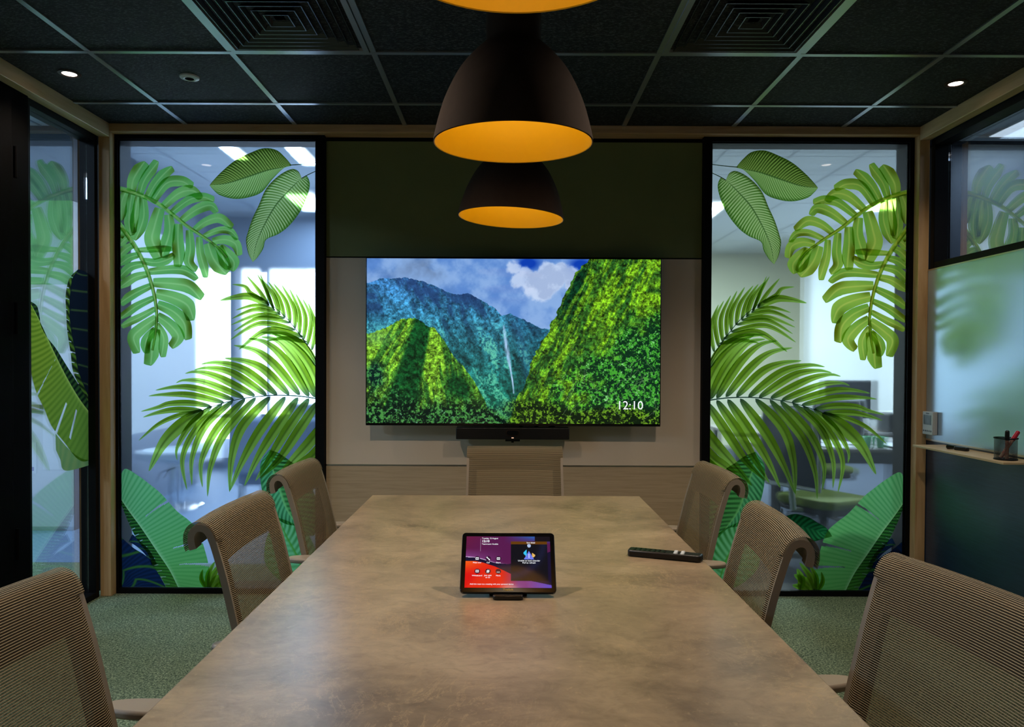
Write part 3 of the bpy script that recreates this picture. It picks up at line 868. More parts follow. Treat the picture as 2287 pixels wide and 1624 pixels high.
def print_pointed():
    P = Print()
    rib = p4((560, 1120), (680, 1100), (780, 1110), (880, 1140), (950, 1165))
    ea = p4((560, 1120), (620, 1050), (700, 1020), (790, 1040), (850, 1075), (910, 1110), (950, 1165))
    eb = p4((560, 1120), (650, 1160), (750, 1200), (830, 1200), (900, 1180), (950, 1165))
    P.lamina(rib, ea, vein_cols((30, 110, 66), (10, 54, 30), (16, 70, 40), 12, 2.0), n=120, m=10)
    P.lamina(rib, eb, vein_cols((40, 124, 76), (12, 60, 34), (16, 70, 40), 12, 2.0), n=120, m=10)
    return P

def print_grass():
    P = Print()
    for i, (x0, y0, x1, y1, w) in enumerate([(840, 1525, 735, 1340, 40), (850, 1525, 800, 1350, 34), (830, 1525, 700, 1420, 60), (860, 1525, 880, 1400, 30), (800, 1525, 690, 1490, 44), (740, 1525, 720, 1380, 50)]):
        P.blade(p4((x0, y0), ((x0 + x1) / 2 + 20, (y0 + y1) / 2), (x1, y1)), w / 2.952, palm_cols(90 + i, 0.1, (120, 180, 60)), n=20, m=5)
    return P

PRINTS = [
    (print_monstera_b, 'monstera_leaf_print', 0.0006, 'split green monstera leaf print hanging straight down along the outer edge of the {s} glass'),
    (print_monstera_a, 'monstera_leaf_print', 0.0018, 'upper arching split monstera leaf print spreading inward on the {s} glass'),
    (print_upper, 'striped_leaf_print', 0.0006, 'upper striped oval leaf print in the top inner corner of the {s} glass'),
    (print_lower, 'striped_leaf_print', 0.0018, 'lower drooping striped leaf print in the top inner corner of the {s} glass'),
    (print_palm_a, 'palm_frond_print', 0.0006, 'small upper palm frond print beside the screen on the {s} glass'),
    (print_palm_b, 'palm_frond_print', 0.0022, 'large arching palm frond print across the middle of the {s} glass'),
    (print_broad, 'broad_leaf_print', 0.0006, 'pale broad leaf print low behind the chairs on the {s} glass'),
    (print_curled, 'curled_leaf_print', 0.0014, 'curled ribbed leaf print behind the farthest chair on the {s} glass'),
    (print_pointed, 'pointed_leaf_print', 0.0010, 'small dark pointed leaf print low on the {s} glass'),
    (print_dark, 'dark_leaf_print', 0.0006, 'navy torn leaf print in the bottom outer corner of the {s} glass'),
    (print_banana, 'banana_leaf_print', 0.0016, 'big green banana leaf print in the bottom outer corner of the {s} glass'),
    (print_grass, 'grass_blade_print', 0.0022, 'tuft of blade leaf print at the bottom edge of the {s} glass'),
]
for fn, nm, off, lab in PRINTS:
    pr = fn()
    place_print(pr, nm, lab.format(s='left'), 'window decal', off, 'left', 'leaf prints on the glass beside the screen')
    place_print(pr, nm, lab.format(s='right'), 'window decal', off, 'right', 'leaf prints on the glass beside the screen')

# banana leaves on the bay in the left wall
def l5(*a): return [(x / 1.9333, 560 + y / 1.9333) for x, y in a]
def side_print_green():
    P = Print()
    rib = l5((128, 220), (165, 290), (230, 430), (290, 550), (350, 650), (412, 728))
    ea = l5((124, 250), (124, 330), (126, 460), (150, 590), (190, 680), (225, 760), (280, 830), (330, 895), (370, 910), (414, 880))
    eb = l5((130, 218), (160, 240), (172, 290), (175, 320), (200, 370), (240, 420), (290, 500), (340, 580), (380, 650), (412, 720))
    def ca(U, V):
        s = 0.5 + 0.5 * np.sin(2 * np.pi * (32 * U + 3.2 * V))
        C = mixc((150, 172, 62), (104, 136, 40), s ** 2)
        C = mixc2(C, (110, 160, 80), np.clip(U * 1.4 - 0.5, 0, 1) * 0.8)
        return mixc2(C, (186, 210, 110), np.clip(1 - V / 0.07, 0, 1))
    def cb(U, V):
        s = 0.5 + 0.5 * np.sin(2 * np.pi * (28 * U))
        return mixc((60, 96, 50), (20, 34, 34), s)
    P.lamina(rib, ea, ca, n=260, m=18, keep=lambda u, v: not ((abs(u - 0.45 - 0.02 * v) < 0.006 * v) or (v > 0.35 and abs(u - 0.70) < 0.006) or (v > 0.2 and v < 0.8 and abs(u - 0.8) < 0.007)))
    P.lamina(rib, eb, cb, n=160, m=8)
    return P
def side_print_pale():
    P = Print()
    P.lamina(l5((240, 790), (300, 860), (360, 900), (412, 900)), l5((242, 860), (260, 900), (285, 950), (412, 918)),
             lambda U, V: mixc((150, 176, 120), (130, 168, 116), 0.5 + 0.5 * np.sin(40 * U)), n=60, m=8)
    return P
def side_print_dark():
    P = Print()
    rib = l5((338, 80), (310, 130), (300, 240), (305, 330), (325, 440), (345, 540), (414, 700))
    ea = l5((338, 80), (375, 95), (405, 130), (414, 200), (414, 330), (414, 450), (414, 560), (414, 700))
    eb = l5((338, 80), (300, 120), (284, 190), (286, 260), (290, 340), (305, 440), (322, 540), (400, 690))
    def ca(U, V):
        s = np.clip(np.sin(2 * np.pi * (8 * U - 0.5 * V)) - 0.92, 0, 1) * 8
        return mixc2(np.broadcast_to(np.array((22, 30, 46), float), U.shape + (3,)).copy(), (90, 120, 60), s * (V > 0.05))
    def cb(U, V):
        s = 0.5 + 0.5 * np.sin(2 * np.pi * (16 * U + 0.4 * V))
        return mixc((96, 130, 50), (26, 40, 30), s)
    P.lamina(rib, ea, ca, n=160, m=12)
    P.lamina(rib, eb, cb, n=160, m=8, keep=lambda u, v: (u * 14) % 1 > 0.14 * v)
    return P
CL = (3.434, 3.962)
place_print(side_print_dark(), 'dark_leaf_print', 'dark upright banana leaf print beside the corner post on the left wall glass', 'window decal', 0.0008, plane=-2.290, clip=CL, group='leaf prints on the left wall glass')
place_print(side_print_pale(), 'banana_leaf_print', 'pale folded leaf tip print under the yellow green leaf on the left wall glass', 'window decal', 0.0012, plane=-2.290, clip=CL, group='leaf prints on the left wall glass')
place_print(side_print_green(), 'banana_leaf_print', 'yellow green banana leaf print leaning across the left wall glass', 'window decal', 0.0018, plane=-2.290, clip=CL, group='leaf prints on the left wall glass')
# ------------------------------------------------------------------ pictures painted for the screens
def vnoise(h, w, fy, fx, seed):
    r = np.random.RandomState(seed)
    g = r.rand(int(fy) + 3, int(fx) + 3)
    y = np.linspace(0, fy, h); x = np.linspace(0, fx, w)
    yi = y.astype(int); xi = x.astype(int)
    ty = (y - yi)[:, None]; tx = (x - xi)[None, :]
    ty = ty * ty * (3 - 2 * ty); tx = tx * tx * (3 - 2 * tx)
    a = g[yi][:, xi]; b = g[yi][:, xi + 1]; c_ = g[yi + 1][:, xi]; d_ = g[yi + 1][:, xi + 1]
    return (a * (1 - tx) + b * tx) * (1 - ty) + (c_ * (1 - tx) + d_ * tx) * ty

def fbm(h, w, fy, fx, seed, oct=5, gain=0.55):
    s = 0; a = 1; t = 0
    for o in range(oct):
        s = s + a * vnoise(h, w, fy * 2 ** o, fx * 2 ** o, seed + o); t += a; a *= gain
    return s / t

def warp(A, X, Y):
    h, w = A.shape
    return A[np.clip(Y, 0, h - 1).astype(int), np.clip(X, 0, w - 1).astype(int)]

def paint_valley(w=760, h=428):
    X, Y = np.meshgrid(57 + 2173 * (np.arange(w) + 0.5) / w, 52 + 1226 * (np.arange(h) + 0.5) / h)
    def mix(A, B, t): return A * (1 - t[..., None]) + np.array(B, float) * t[..., None]
    sm = lambda a, b, v: np.clip((v - a) / (b - a), 0, 1) ** 2 * (3 - 2 * np.clip((v - a) / (b - a), 0, 1))
    n1 = fbm(h, w, 3.5, 6, 1, 6, 0.55); n2 = fbm(h, w, 9, 16, 9, 5); fine = np.clip((fbm(h, w, 55, 98, 21, 3, 0.95) - 0.5) * 1.5 + 0.5, 0, 1)
    fine2 = fbm(h, w, 80, 140, 33, 2, 0.9); md = fbm(h, w, 20, 34, 41, 4, 0.7)
    # sky
    C = np.zeros((h, w, 3)) + np.array((88, 132, 200.))
    C = mix(C, (62, 104, 166), sm(0.42, 0.62, n1) * np.clip(1 - Y / 420, 0, 1))
    cl = sm(0.42, 0.62, n1[::-1, ::-1] * 0.6 + n2 * 0.4 + 0.10 * np.exp(-((X - 1300) / 420) ** 2 - ((Y - 260) / 170) ** 2))
    C = mix(C, (150, 182, 226), cl * 0.7)
    puff = 0
    for cx, cy_, r in ((1150, 120, 75), (1230, 160, 80), (1390, 140, 85), (1490, 130, 60), (1560, 170, 70), (1450, 210, 110), (1280, 230, 110), (1180, 200, 80), (1350, 280, 100), (1560, 240, 60)):
        puff = np.maximum(puff, np.clip(1.15 - np.hypot(X - cx, Y - cy_) / r + (n2 - 0.5) * 0.9 + (md - 0.5) * 0.5, 0, 1))
    C = mix(C, (206, 218, 240), sm(0.1, 0.5, puff) * 0.75)
    C = mix(C, (104, 128, 176), sm(0.42, 0.62, n2[:, ::-1]) * sm(0.2, 0.6, puff) * 0.35)
    dp = np.clip(np.exp(-((X - 1250) / 75) ** 2 - ((Y - 85) / 45) ** 2) * 1.5 + np.exp(-((X - 1640) / 90) ** 2 - ((Y - 95) / 55) ** 2) * 1.3, 0, 1)
    C = mix(C, (14, 60, 170), dp * (1 - sm(0.2, 0.6, puff) * 0.8))
    C = mix(C, (70, 84, 110), sm(0.5, 0.7, n1) * np.exp(-((X - 700) / 420) ** 2 - ((Y - 130) / 90) ** 2) * 0.6)
    def ridge(pts, jag=10, s=60):
        xs, ys = zip(*pts)
        j = (vnoise(1, w, 1, s, 77)[0] - 0.5) * jag + (vnoise(1, w, 1, s * 3, 78)[0] - 0.5) * jag * 0.7
        return np.interp(X[0], xs, ys)[None, :] + j[None, :]
    # far blue range
    far = Y > ridge([(57, 235), (150, 205), (340, 195), (480, 222), (600, 275), (710, 322), (800, 308), (900, 360), (1000, 415), (1060, 478), (1120, 462), (1200, 500), (1260, 520), (1330, 565), (1400, 575), (1500, 640), (2230, 900)])
    dy = np.clip((Y - 200) / 900, 0, 1)
    rel = np.clip((fbm(h, w, 10, 26, 55, 5, 0.65) - 0.5) * 1.6 + 0.5, 0, 1)
    rel2 = warp(rel, np.arange(w)[None, :] + (Y - 200) * -0.16, np.arange(h)[:, None] * 0.55 + 30)
    base = np.array((52, 104, 156.)) * (1 - dy[..., None]) + np.array((28, 110, 92.)) * dy[..., None]
    F = base * (0.5 + 1.0 * rel2[..., None]) * (0.5 + 1.0 * fine[..., None])
    F = mix(F, (40, 70, 130), sm(0.5, 0.2, rel2) * sm(0.6, 0.1, dy) * 0.6)
    F = mix(F, (110, 196, 150), sm(0.56, 0.72, rel2) * sm(0.25, 0.6, dy) * 0.6 * sm(0.35, 0.6, fine))
    F = mix(F, (34, 74, 128), np.exp(-((X - 1170 - (Y - 500) * 0.2) / 40) ** 2) * 0.3)
    C = np.where(far[..., None], F, C)
    # second little range
    r2 = (Y > ridge([(1160, 470), (1200, 500), (1280, 530), (1330, 560), (1400, 576), (1420, 900)])) & (X > 1160 + (Y - 480) * 0.5) & (X < 1500)
    C = np.where(r2[..., None], C * 0.92 + np.array((0, 8, 14.)), C)
    # waterfall
    fx = np.interp(Y[:, 0], [540, 640, 750, 870, 960, 1050], [1070, 1083, 1100, 1122, 1138, 1148])[:, None]
    fw = np.interp(Y[:, 0], [540, 600, 750, 830, 870, 1050], [5, 14, 20, 14, 9, 7])[:, None]
    wf = np.clip(1.2 - np.abs(X - fx) / fw, 0, 1) * ((Y > 545) & (Y < 1055)) * (0.45 + 0.6 * vnoise(h, w, 30, 200, 5))
    C = mix(C, (176, 206, 244), np.clip(wf, 0, 1))
    # left green ridges
    g1 = Y > ridge([(57, 610), (150, 590), (250, 540), (320, 500), (400, 492), (460, 520), (520, 562), (560, 570), (600, 618), (650, 700), (700, 780), (770, 850), (820, 920), (880, 1010), (940, 1130), (975, 1230), (1100, 1300), (2300, 1400)], 14, 80)
    light1 = (X < 330 + (Y - 490) * -0.15) | ((X > 460 + (760 - Y) * 0.0 - (Y - 560) * 0.1) & (X < 540 + (Y - 570) * 0.22))
    sh = sm(0.25, 0.7, md * 0.6 + fine * 0.5 - 0.05)
    litc = np.array((120, 176, 46.)); drk = np.array((12, 52, 24.))
    L = litc * (0.3 + 1.25 * fine[..., None])
    D = drk * (0.4 + 1.7 * fine[..., None])
    # facet light: back hill lit on its left flank, front hill lit except its lower right hollow
    l1 = 402 - (Y - 500) * 0.34
    back = sm(l1 + 40, l1 - 30, X)
    l2 = 535 - (Y - 565) * 0.20
    front = sm(l2 - 22, l2 + 12, X) * (Y > 560)
    core = np.exp(-((X - 735 - (Y - 1000) * 0.35) / 120) ** 2 - ((Y - 1010) / 125) ** 2) * 1.25
    chan = np.exp(-((X - 470 + (Y - 780) * 0.16) / 34) ** 2) * sm(560, 640, Y)
    strk = warp(fbm(h, w, 9, 60, 61, 4, 0.75), np.arange(w)[None, :] + np.arange(h)[:, None] * np.where(X < 470, 0.55, -0.15), np.arange(h)[:, None] * 0.4 + 0 * X)
    lit = np.clip(np.maximum(back, front * (1 - core)) * (0.35 + 1.1 * sm(0.3, 0.65, strk)) * (1 - chan * 0.8) + (md - 0.5) * 0.35, 0, 1)
    G = D * (1 - lit[..., None]) + L * lit[..., None]
    G = mix(G, (90, 150, 110), np.exp(-((X - 120) / 120) ** 2 - ((Y - 640) / 60) ** 2) * 0.4)
    C = np.where(g1[..., None], G, C)
    # right mountain
    ed = np.interp(Y[:, 0], [52, 150, 250, 370, 500, 590, 700, 850, 1010, 1110, 1210, 1290], [1700, 1612, 1552, 1500, 1440, 1400, 1330, 1272, 1212, 1166, 1128, 1080])[:, None]
    ed = ed + (vnoise(h, 1, 50, 1, 3) - 0.5) * 26
    rm = X > ed
    streak = warp(fbm(h, w, 16, 60, 91, 4, 0.7), np.arange(w)[None, :] + np.arange(h)[:, None] * 0.45, np.arange(h)[:, None] * 0.5 + 0 * X)
    lit = np.clip(0.22 + 0.8 * sm(0.36, 0.64, streak * 0.8 + md * 0.2) + 0.35 * np.exp(-((X - 1800) / 120) ** 2 - ((Y - 480) / 260) ** 2) - 0.55 * np.exp(-((X - 1560 + (Y - 300) * 0.3) / 110) ** 2 - ((Y - 330) / 190) ** 2), 0, 1)
    R = (np.array((10, 52, 30.)) * (1 - lit[..., None]) + np.array((112, 168, 30.)) * lit[..., None]) * (0.25 + 1.35 * fine[..., None])
    C = np.where(rm[..., None], R, C)
    # near shrubs, right and bottom
    k = sm(0.0, 0.6, (X - 1560) / 560 + (Y - 660) / 620 + (n2 - 0.5) * 1.6 - 0.25) * sm(1380, 1450, X) * sm(380, 520, Y + (md - 0.5) * 200)
    leaf = sm(0.44, 0.66, fine * 0.75 + md * 0.25)
    Fg = np.array((8, 44, 24.)) * (1 - leaf[..., None]) + np.array((66, 158, 48.)) * leaf[..., None]
    Fg = mix(Fg, (150, 220, 150), sm(0.66, 0.76, fine2) * leaf * 0.8)
    C = C * (1 - k[..., None]) + Fg * k[..., None]
    k = sm(1010, 1180, Y + (n2 - 0.5) * 300 - np.abs(X - 500) * 0.12 + 40 * (X < 300)) * sm(1190, 1060, X)
    leaf = sm(0.44, 0.72, fine * 0.75 + md * 0.25)
    B = np.array((4, 22, 16.)) * (1 - leaf[..., None]) + np.array((70, 140, 66.)) * leaf[..., None]
    B = mix(B, (120, 180, 160), sm(0.68, 0.78, fine2) * leaf * 0.6)
    C = C * (1 - k[..., None]) + B * k[..., None]
    k = sm(1090, 1190, Y + (n2 - 0.5) * 160 - (X - 1130) * 0.02) * sm(1060, 1190, X)
    B2 = np.array((8, 26, 8.)) * (1 - leaf[..., None]) + np.array((104, 150, 34.)) * leaf[..., None]
    C = C * (1 - k[..., None]) + B2 * k[..., None]
    k = np.clip(np.exp(-((X - 110) / 90) ** 2 - ((Y - 930) / 130) ** 2) * 1.6 - 0.3 + (md - 0.5), 0, 1) * (X < 330)
    C = C * (1 - k[..., None]) + (B * 0.9 + np.array((0, 10, 14.))) * k[..., None]
    # pale bare twigs
    rr = np.random.RandomState(8)
    for q in range(26):
        x0 = rr.uniform(1500, 2200); y0 = rr.uniform(780, 1270); a = rr.uniform(-2.6, -0.5); ln = rr.uniform(80, 260); x, y = x0, y0
        for s in range(int(ln / 3)):
            a += rr.normal(0, 0.09); x += 3 * math.cos(a); y += 3 * math.sin(a)
            i = int((y - 52) / 1226 * h); j = int((x - 57) / 2173 * w)
            if 0 <= i < h and 0 <= j < w: C[i, j] = C[i, j] * 0.45 + np.array((120, 140, 110.)) * 0.55
    return np.clip(C * 1.02, 0, 255)

def paint_panel(w=220, h=140):
    X, Y = np.meshgrid((np.arange(w) + 0.5) / w, (np.arange(h) + 0.5) / h)
    def mix(A, B, t): return A * (1 - t[..., None]) + np.array(B, float) * t[..., None]
    sm = lambda a, b, v: np.clip((v - a) / (b - a), 0, 1)
    C = np.zeros((h, w, 3)) + np.array((84, 22, 74.))
    C = mix(C, (100, 20, 60), sm(0.3, 0.0, X) * sm(0.5, 0.0, Y))
    C = mix(C, (140, 80, 150), sm(0.24, 0.42, Y) * sm(0.45, 0.0, X) * 0.7)
    C = mix(C, (40, 90, 170), sm(0.45, 0.8, X) * sm(0.16, 0.0, Y))
    w1 = 0.42 + 0.13 * np.sin((X - 0.08) * 3.4) ** 2 * (X > 0.08) + 0.0
    w1 = np.interp(X[0], [0, 0.1, 0.2, 0.35, 0.5, 0.7, 1], [0.415, 0.425, 0.46, 0.53, 0.55, 0.50, 0.3])[None, :] + 0 * Y
    w2 = np.interp(X[0], [0, 0.1, 0.2, 0.35, 0.52, 0.7, 1], [0.49, 0.49, 0.52, 0.60, 0.73, 0.85, 0.95])[None, :] + 0 * Y
    C = mix(C, (226, 206, 240), np.exp(-((Y - w1) / 0.012) ** 2) * sm(0.5, 0.25, X))
    dark = (Y > w1) * (Y < w2) * 1.0
    C = mix(C, (18, 10, 44), dark)
    red = (Y > w2) * 1.0
    R = np.zeros((h, w, 3)) + np.array((214, 16, 12.))
    R = mix(R, (240, 96, 20), sm(0.75, 0.5, Y) * sm(0.42, 0.0, X))
    R = mix(R, (120, 50, 120), sm(0.42, 0.62, X))
    R = mix(R, (84, 70, 190), sm(0.7, 1.0, X))
    C = mix(C, (0, 0, 0), red); C = C + R * red[..., None]
    # dark side card
    card = (X > 0.53) * (X < 0.965) * (Y > 0.10) * (Y < 0.875) * 1.0
    K = np.zeros((h, w, 3)) + np.array((9, 9, 20.))
    K = mix(K, (20, 24, 52), np.exp(-((np.hypot(X - 0.5, (Y - 0.1) * 0.62) - 0.42) / 0.05) ** 2) * 0.8)
    K = mix(K, (96, 56, 8), ((Y > 0.10) & (Y < 0.155)) * 1.0)
    C = mix(C, (0, 0, 0), card); C = C + K * card[..., None]
    C = mix(C, (16, 8, 18), ((X > 0.82) & (Y < 0.10)) * 1.0)
    # time separator line
    C = mix(C, (150, 120, 150), ((np.abs(X - 0.172) < 0.003) & (Y > 0.04) & (Y < 0.3)) * 1.0)
    # warning triangle with side wedges
    tx, ty = (X - 0.745) / 0.062, (Y - 0.46) / 0.17
    tri = ((ty < 0) & (ty > -1) & (np.abs(tx) < (ty + 1) * 1.0)) * 1.0
    C = mix(C, (54, 190, 236), ((np.abs(X - 0.70) < 0.018) & (np.abs(Y - 0.33) < (X - 0.68) * 1.6 + 0.01)) * 1.0)
    C = mix(C, (226, 180, 96), ((np.abs(X - 0.80) < 0.02) & (np.abs(Y - 0.38) < (0.82 - X) * 1.2 + 0.01)) * 1.0)
    C = mix(C, (108, 120, 226), tri)
    C = mix(C, (220, 224, 255), (np.abs(tx) < 0.07) * (ty > -0.7) * (ty < -0.2) * 1.0)
    C = mix(C, (170, 190, 225), (np.hypot((X - 0.748) * 1.55, Y - 0.185) < 0.034) * 1.0)
    # round buttons with pale signs
    for bx, by in ((0.135, 0.445), (0.265, 0.445), (0.385, 0.445), (0.140, 0.69), (0.265, 0.69), (0.385, 0.69)):
        r = np.hypot((X - bx) * 1.55, Y - by)
        C = mix(C, (44, 10, 40), (r < 0.05) * 0.85)
    return np.clip(C, 0, 255)

def screen_mesh(name, C, parent, fn):
    """quad grid carrying the picture; fn(u, v) -> local point, v down"""
    h, w = C.shape[:2]
    u = np.linspace(0, 1, w + 1); v = np.linspace(0, 1, h + 1)
    U, V = np.meshgrid(u, v)
    P = fn(U.ravel(), V.ravel())
    idx = np.arange((h + 1) * (w + 1)).reshape(h + 1, w + 1)
    F = np.stack([idx[1:, :-1], idx[1:, 1:], idx[:-1, 1:], idx[:-1, :-1]], -1).reshape(-1, 4)
    me = bpy.data.meshes.new(name)
    me.vertices.add(len(P)); me.vertices.foreach_set('co', P.astype(np.float32).ravel())
    me.loops.add(F.size); me.loops.foreach_set('vertex_index', F.astype(np.int32).ravel())
    me.polygons.add(len(F)); me.polygons.foreach_set('loop_start', np.arange(0, F.size, 4, dtype=np.int32))
    me.update(calc_edges=True)
    cc = np.c_[srgb_lin(C.reshape(-1, 3)), np.ones(h * w)]
    at = me.color_attributes.new('Col', 'FLOAT_COLOR', 'CORNER')
    at.data.foreach_set('color', np.repeat(cc, 4, axis=0).astype(np.float32).ravel())
    me.materials.append(M['screen'])
    o = bpy.data.objects.new(name, me); scene.collection.objects.link(o); o.parent = parent
    return o

def text_part(name, txt, size, m, parent, fn_mat, align='CENTER', bold=0.0):
    """lettering as a thin mesh; fn_mat is the local matrix placing it"""
    cu = bpy.data.curves.new(name, 'FONT'); cu.body = txt; cu.size = size
    cu.align_x = align; cu.align_y = 'CENTER'; cu.extrude = 0.0002; cu.offset = bold; cu.resolution_u = 3
    t = bpy.data.objects.new(name, cu); scene.collection.objects.link(t)
    bpy.context.view_layer.update()
    me = bpy.data.meshes.new_from_object(t)
    bpy.data.objects.remove(t)
    me.materials.clear(); me.materials.append(m)
    me.transform(fn_mat)
    o = bpy.data.objects.new(name, me); scene.collection.objects.link(o); o.parent = parent
    return o
# ------------------------------------------------------------------ table
t = thing('conference_table', 'long rectangular conference table with brown stone look top in the middle of the room', 'table', (-0.005, 1.80, 0))
TT = 0.74
tb = MB().prism([(-0.562, -1.25), (0.562, -1.25), (0.562, 1.25), (-0.562, 1.25)], TT - 0.028, TT)
tb.build('table_top', M['table'], t, bevel=0.003)
MB().box(-0.46, 0.46, -1.1, 1.1, TT - 0.075, TT - 0.029).build('under_frame', M['black'], t, bevel=0.004)
for sy in (-1.02, 1.02):
    for sx in (-0.40, 0.40):
        MB().prism([(-0.03, -0.03), (0.03, -0.03), (0.03, 0.03), (-0.03, 0.03)], 0, TT - 0.075, lambda a, b, h, sx=sx, sy=sy: (sx + a, sy + b, h)).build('leg', M['black'], t, bevel=0.004)

# ------------------------------------------------------------------ chairs
PROF = [(-0.190, 0.455), (-0.205, 0.52), (-0.222, 0.60), (-0.240, 0.68), (-0.259, 0.76), (-0.276, 0.82), (-0.287, 0.855), (-0.298, 0.880), (-0.313, 0.894), (-0.332, 0.898), (-0.350, 0.891), (-0.361, 0.873), (-0.362, 0.850), (-0.357, 0.830)]
def chair_surface(off=0.0, n=56, lo=0.0, hi=1.0):
    R = resample(PROF, 200)
    R = R[int(lo * 199):int(hi * 199) + 1]
    idx = np.linspace(0, len(R) - 1, n); R = np.c_[np.interp(idx, np.arange(len(R)), R[:, 0]), np.interp(idx, np.arange(len(R)), R[:, 1])]
    T = np.gradient(R, axis=0); T /= np.hypot(T[:, 0], T[:, 1])[:, None]
    Nn = np.c_[-T[:, 1], T[:, 0]]      # points to the rear side of the back
    return R + Nn * off, T
def half_w(z): return 0.226 + 0.006 * min(max((0.8 - z) / 0.35, 0), 1)

def strip(mb, u0, u1, offa, offb, lo, hi, n=44, nu=5):
    """thick band following the back between side positions u0..u1 (fractions of the half width)"""
    A, _ = chair_surface(offa, n, lo, hi); B, _ = chair_surface(offb, n, lo, hi)
    us = np.linspace(u0, u1, nu)
    vs_ = []; 
    for S in (A, B):
        for y, z in S:
            for u in us:
                vs_.append((u * half_w(z), y + 0.016 * u * u, z))
    k = nu; L = n * nu; fs_ = []
    for i in range(n - 1):
        for j in range(nu - 1):
            a = i * k + j
            fs_.append((a, a + 1, a + k + 1, a + k)); fs_.append((L + a, L + a + k, L + a + k + 1, L + a + 1))
        a = i * k; fs_.append((a, a + k, L + a + k, L + a)); a = i * k + nu - 1; fs_.append((a, L + a, L + a + k, a + k))
    for j in range(nu - 1):
        fs_.append((j, L + j, L + j + 1, j + 1)); a = (n - 1) * k + j; fs_.append((a, a + 1, L + a + 1, L + a))
    mb.add(vs_, fs_)

def make_chair(label, group):
    c = thing('meeting_chair', label, 'chair', group=group)
    # knitted cover: a thin sheet with stripes counted in metres along the height
    n, nu = 90, 17
    S, _ = chair_surface(-0.004, n)
    d = np.r_[0, np.cumsum(np.hypot(*(S[1:] - S[:-1]).T))]
    vs_, uvs = [], []
    for i, (y, z) in enumerate(S):
        for u in np.linspace(-1, 1, nu):
            e = max(0, abs(u) - 0.93) / 0.07
            vs_.append((u * half_w(z), y + 0.016 * u * u - 0.012 * e ** 2 * (1 if i < n * 0.72 else 0.3), z)); uvs.append((u * 0.23, d[i]))
    fs_ = [(i * nu + j, i * nu + j + 1, (i + 1) * nu + j + 1, (i + 1) * nu + j) for i in range(n - 1) for j in range(nu - 1)]
    me = bpy.data.meshes.new('back_mesh'); me.from_pydata(vs_, [], fs_)
    ul = me.uv_layers.new(name='UVMap')
    for lp in me.loops: ul.data[lp.index].uv = uvs[lp.vertex_index]
    for p in me.polygons: p.use_smooth = True
    me.materials.append(M['knit'])
    o = bpy.data.objects.new('back_mesh', me); scene.collection.objects.link(o); o.parent = c
    fr = MB()
    strip(fr, -1.0, -0.79, 0.003, 0.020, 0.0, 1.0)
    strip(fr, 0.79, 1.0, 0.003, 0.020, 0.0, 1.0)
    strip(fr, -0.8, 0.8, 0.003, 0.012, 0.62, 1.0, 36, 9)
    strip(fr, -0.8, 0.8, 0.004, 0.016, 0.0, 0.10, 8, 9)
    fr.build('back_frame', M['taupe'], c, smooth=True)
    st = MB().prism([(-0.235, -0.20), (-0.215, -0.225), (0.215, -0.225), (0.235, -0.20), (0.24, 0.16), (0.215, 0.22), (-0.215, 0.22), (-0.24, 0.16)], 0.425, 0.475)
    st.build('seat', M['seat_grey'], c, bevel=0.016, seg=3)
    for s in (-1, 1):
        a = MB()
        pts = []
        for k in range(25):
            tt = 2 * math.pi * k / 24
            px = 0.034 * math.copysign(abs(math.cos(tt)) ** 0.8, math.cos(tt)); py = 0.165 * math.copysign(abs(math.sin(tt)) ** 0.6, math.sin(tt))
            pts.append((s * 0.272 + px, -0.10 + py))
        a.prism(pts[:-1], 0.604, 0.622)
        a.build('armrest', M['taupe'], c, bevel=0.006)
        MB().tube([(s * 0.19, 0.02, 0.42), (s * 0.255, 0.01, 0.43), (s * 0.272, -0.02, 0.48), (s * 0.272, -0.04, 0.60)], 0.013).build('armrest_post', M['taupe'], c, smooth=True)
    MB().cyl((0, 0, 0.10), (0, 0, 0.30), 0.028).cyl((0, 0, 0.28), (0, 0, 0.425), 0.018).box(-0.09, 0.09, -0.12, 0.12, 0.40, 0.424).build('column', M['chrome'], c, smooth=True)
    for k in range(5):
        an = 2 * math.pi * (k + 0.25) / 5
        x, y = math.cos(an), math.sin(an)
        leg = MB().tube([(0.02 * x, 0.02 * y, 0.115), (0.16 * x, 0.16 * y, 0.098), (0.285 * x, 0.285 * y, 0.075)], [0.022, 0.017, 0.013]).build('leg', M['taupe'], c, smooth=True)
        MB().cyl((0.285 * x - 0.014 * y, 0.285 * y + 0.014 * x, 0.028), (0.285 * x + 0.014 * y, 0.285 * y - 0.014 * x, 0.028), 0.028).cyl((0.285 * x, 0.285 * y, 0.03), (0.285 * x, 0.285 * y, 0.07), 0.008).build('caster', M['plastic'], leg, smooth=True)
    return c

CH = 'ribbed mesh chairs around the conference table'
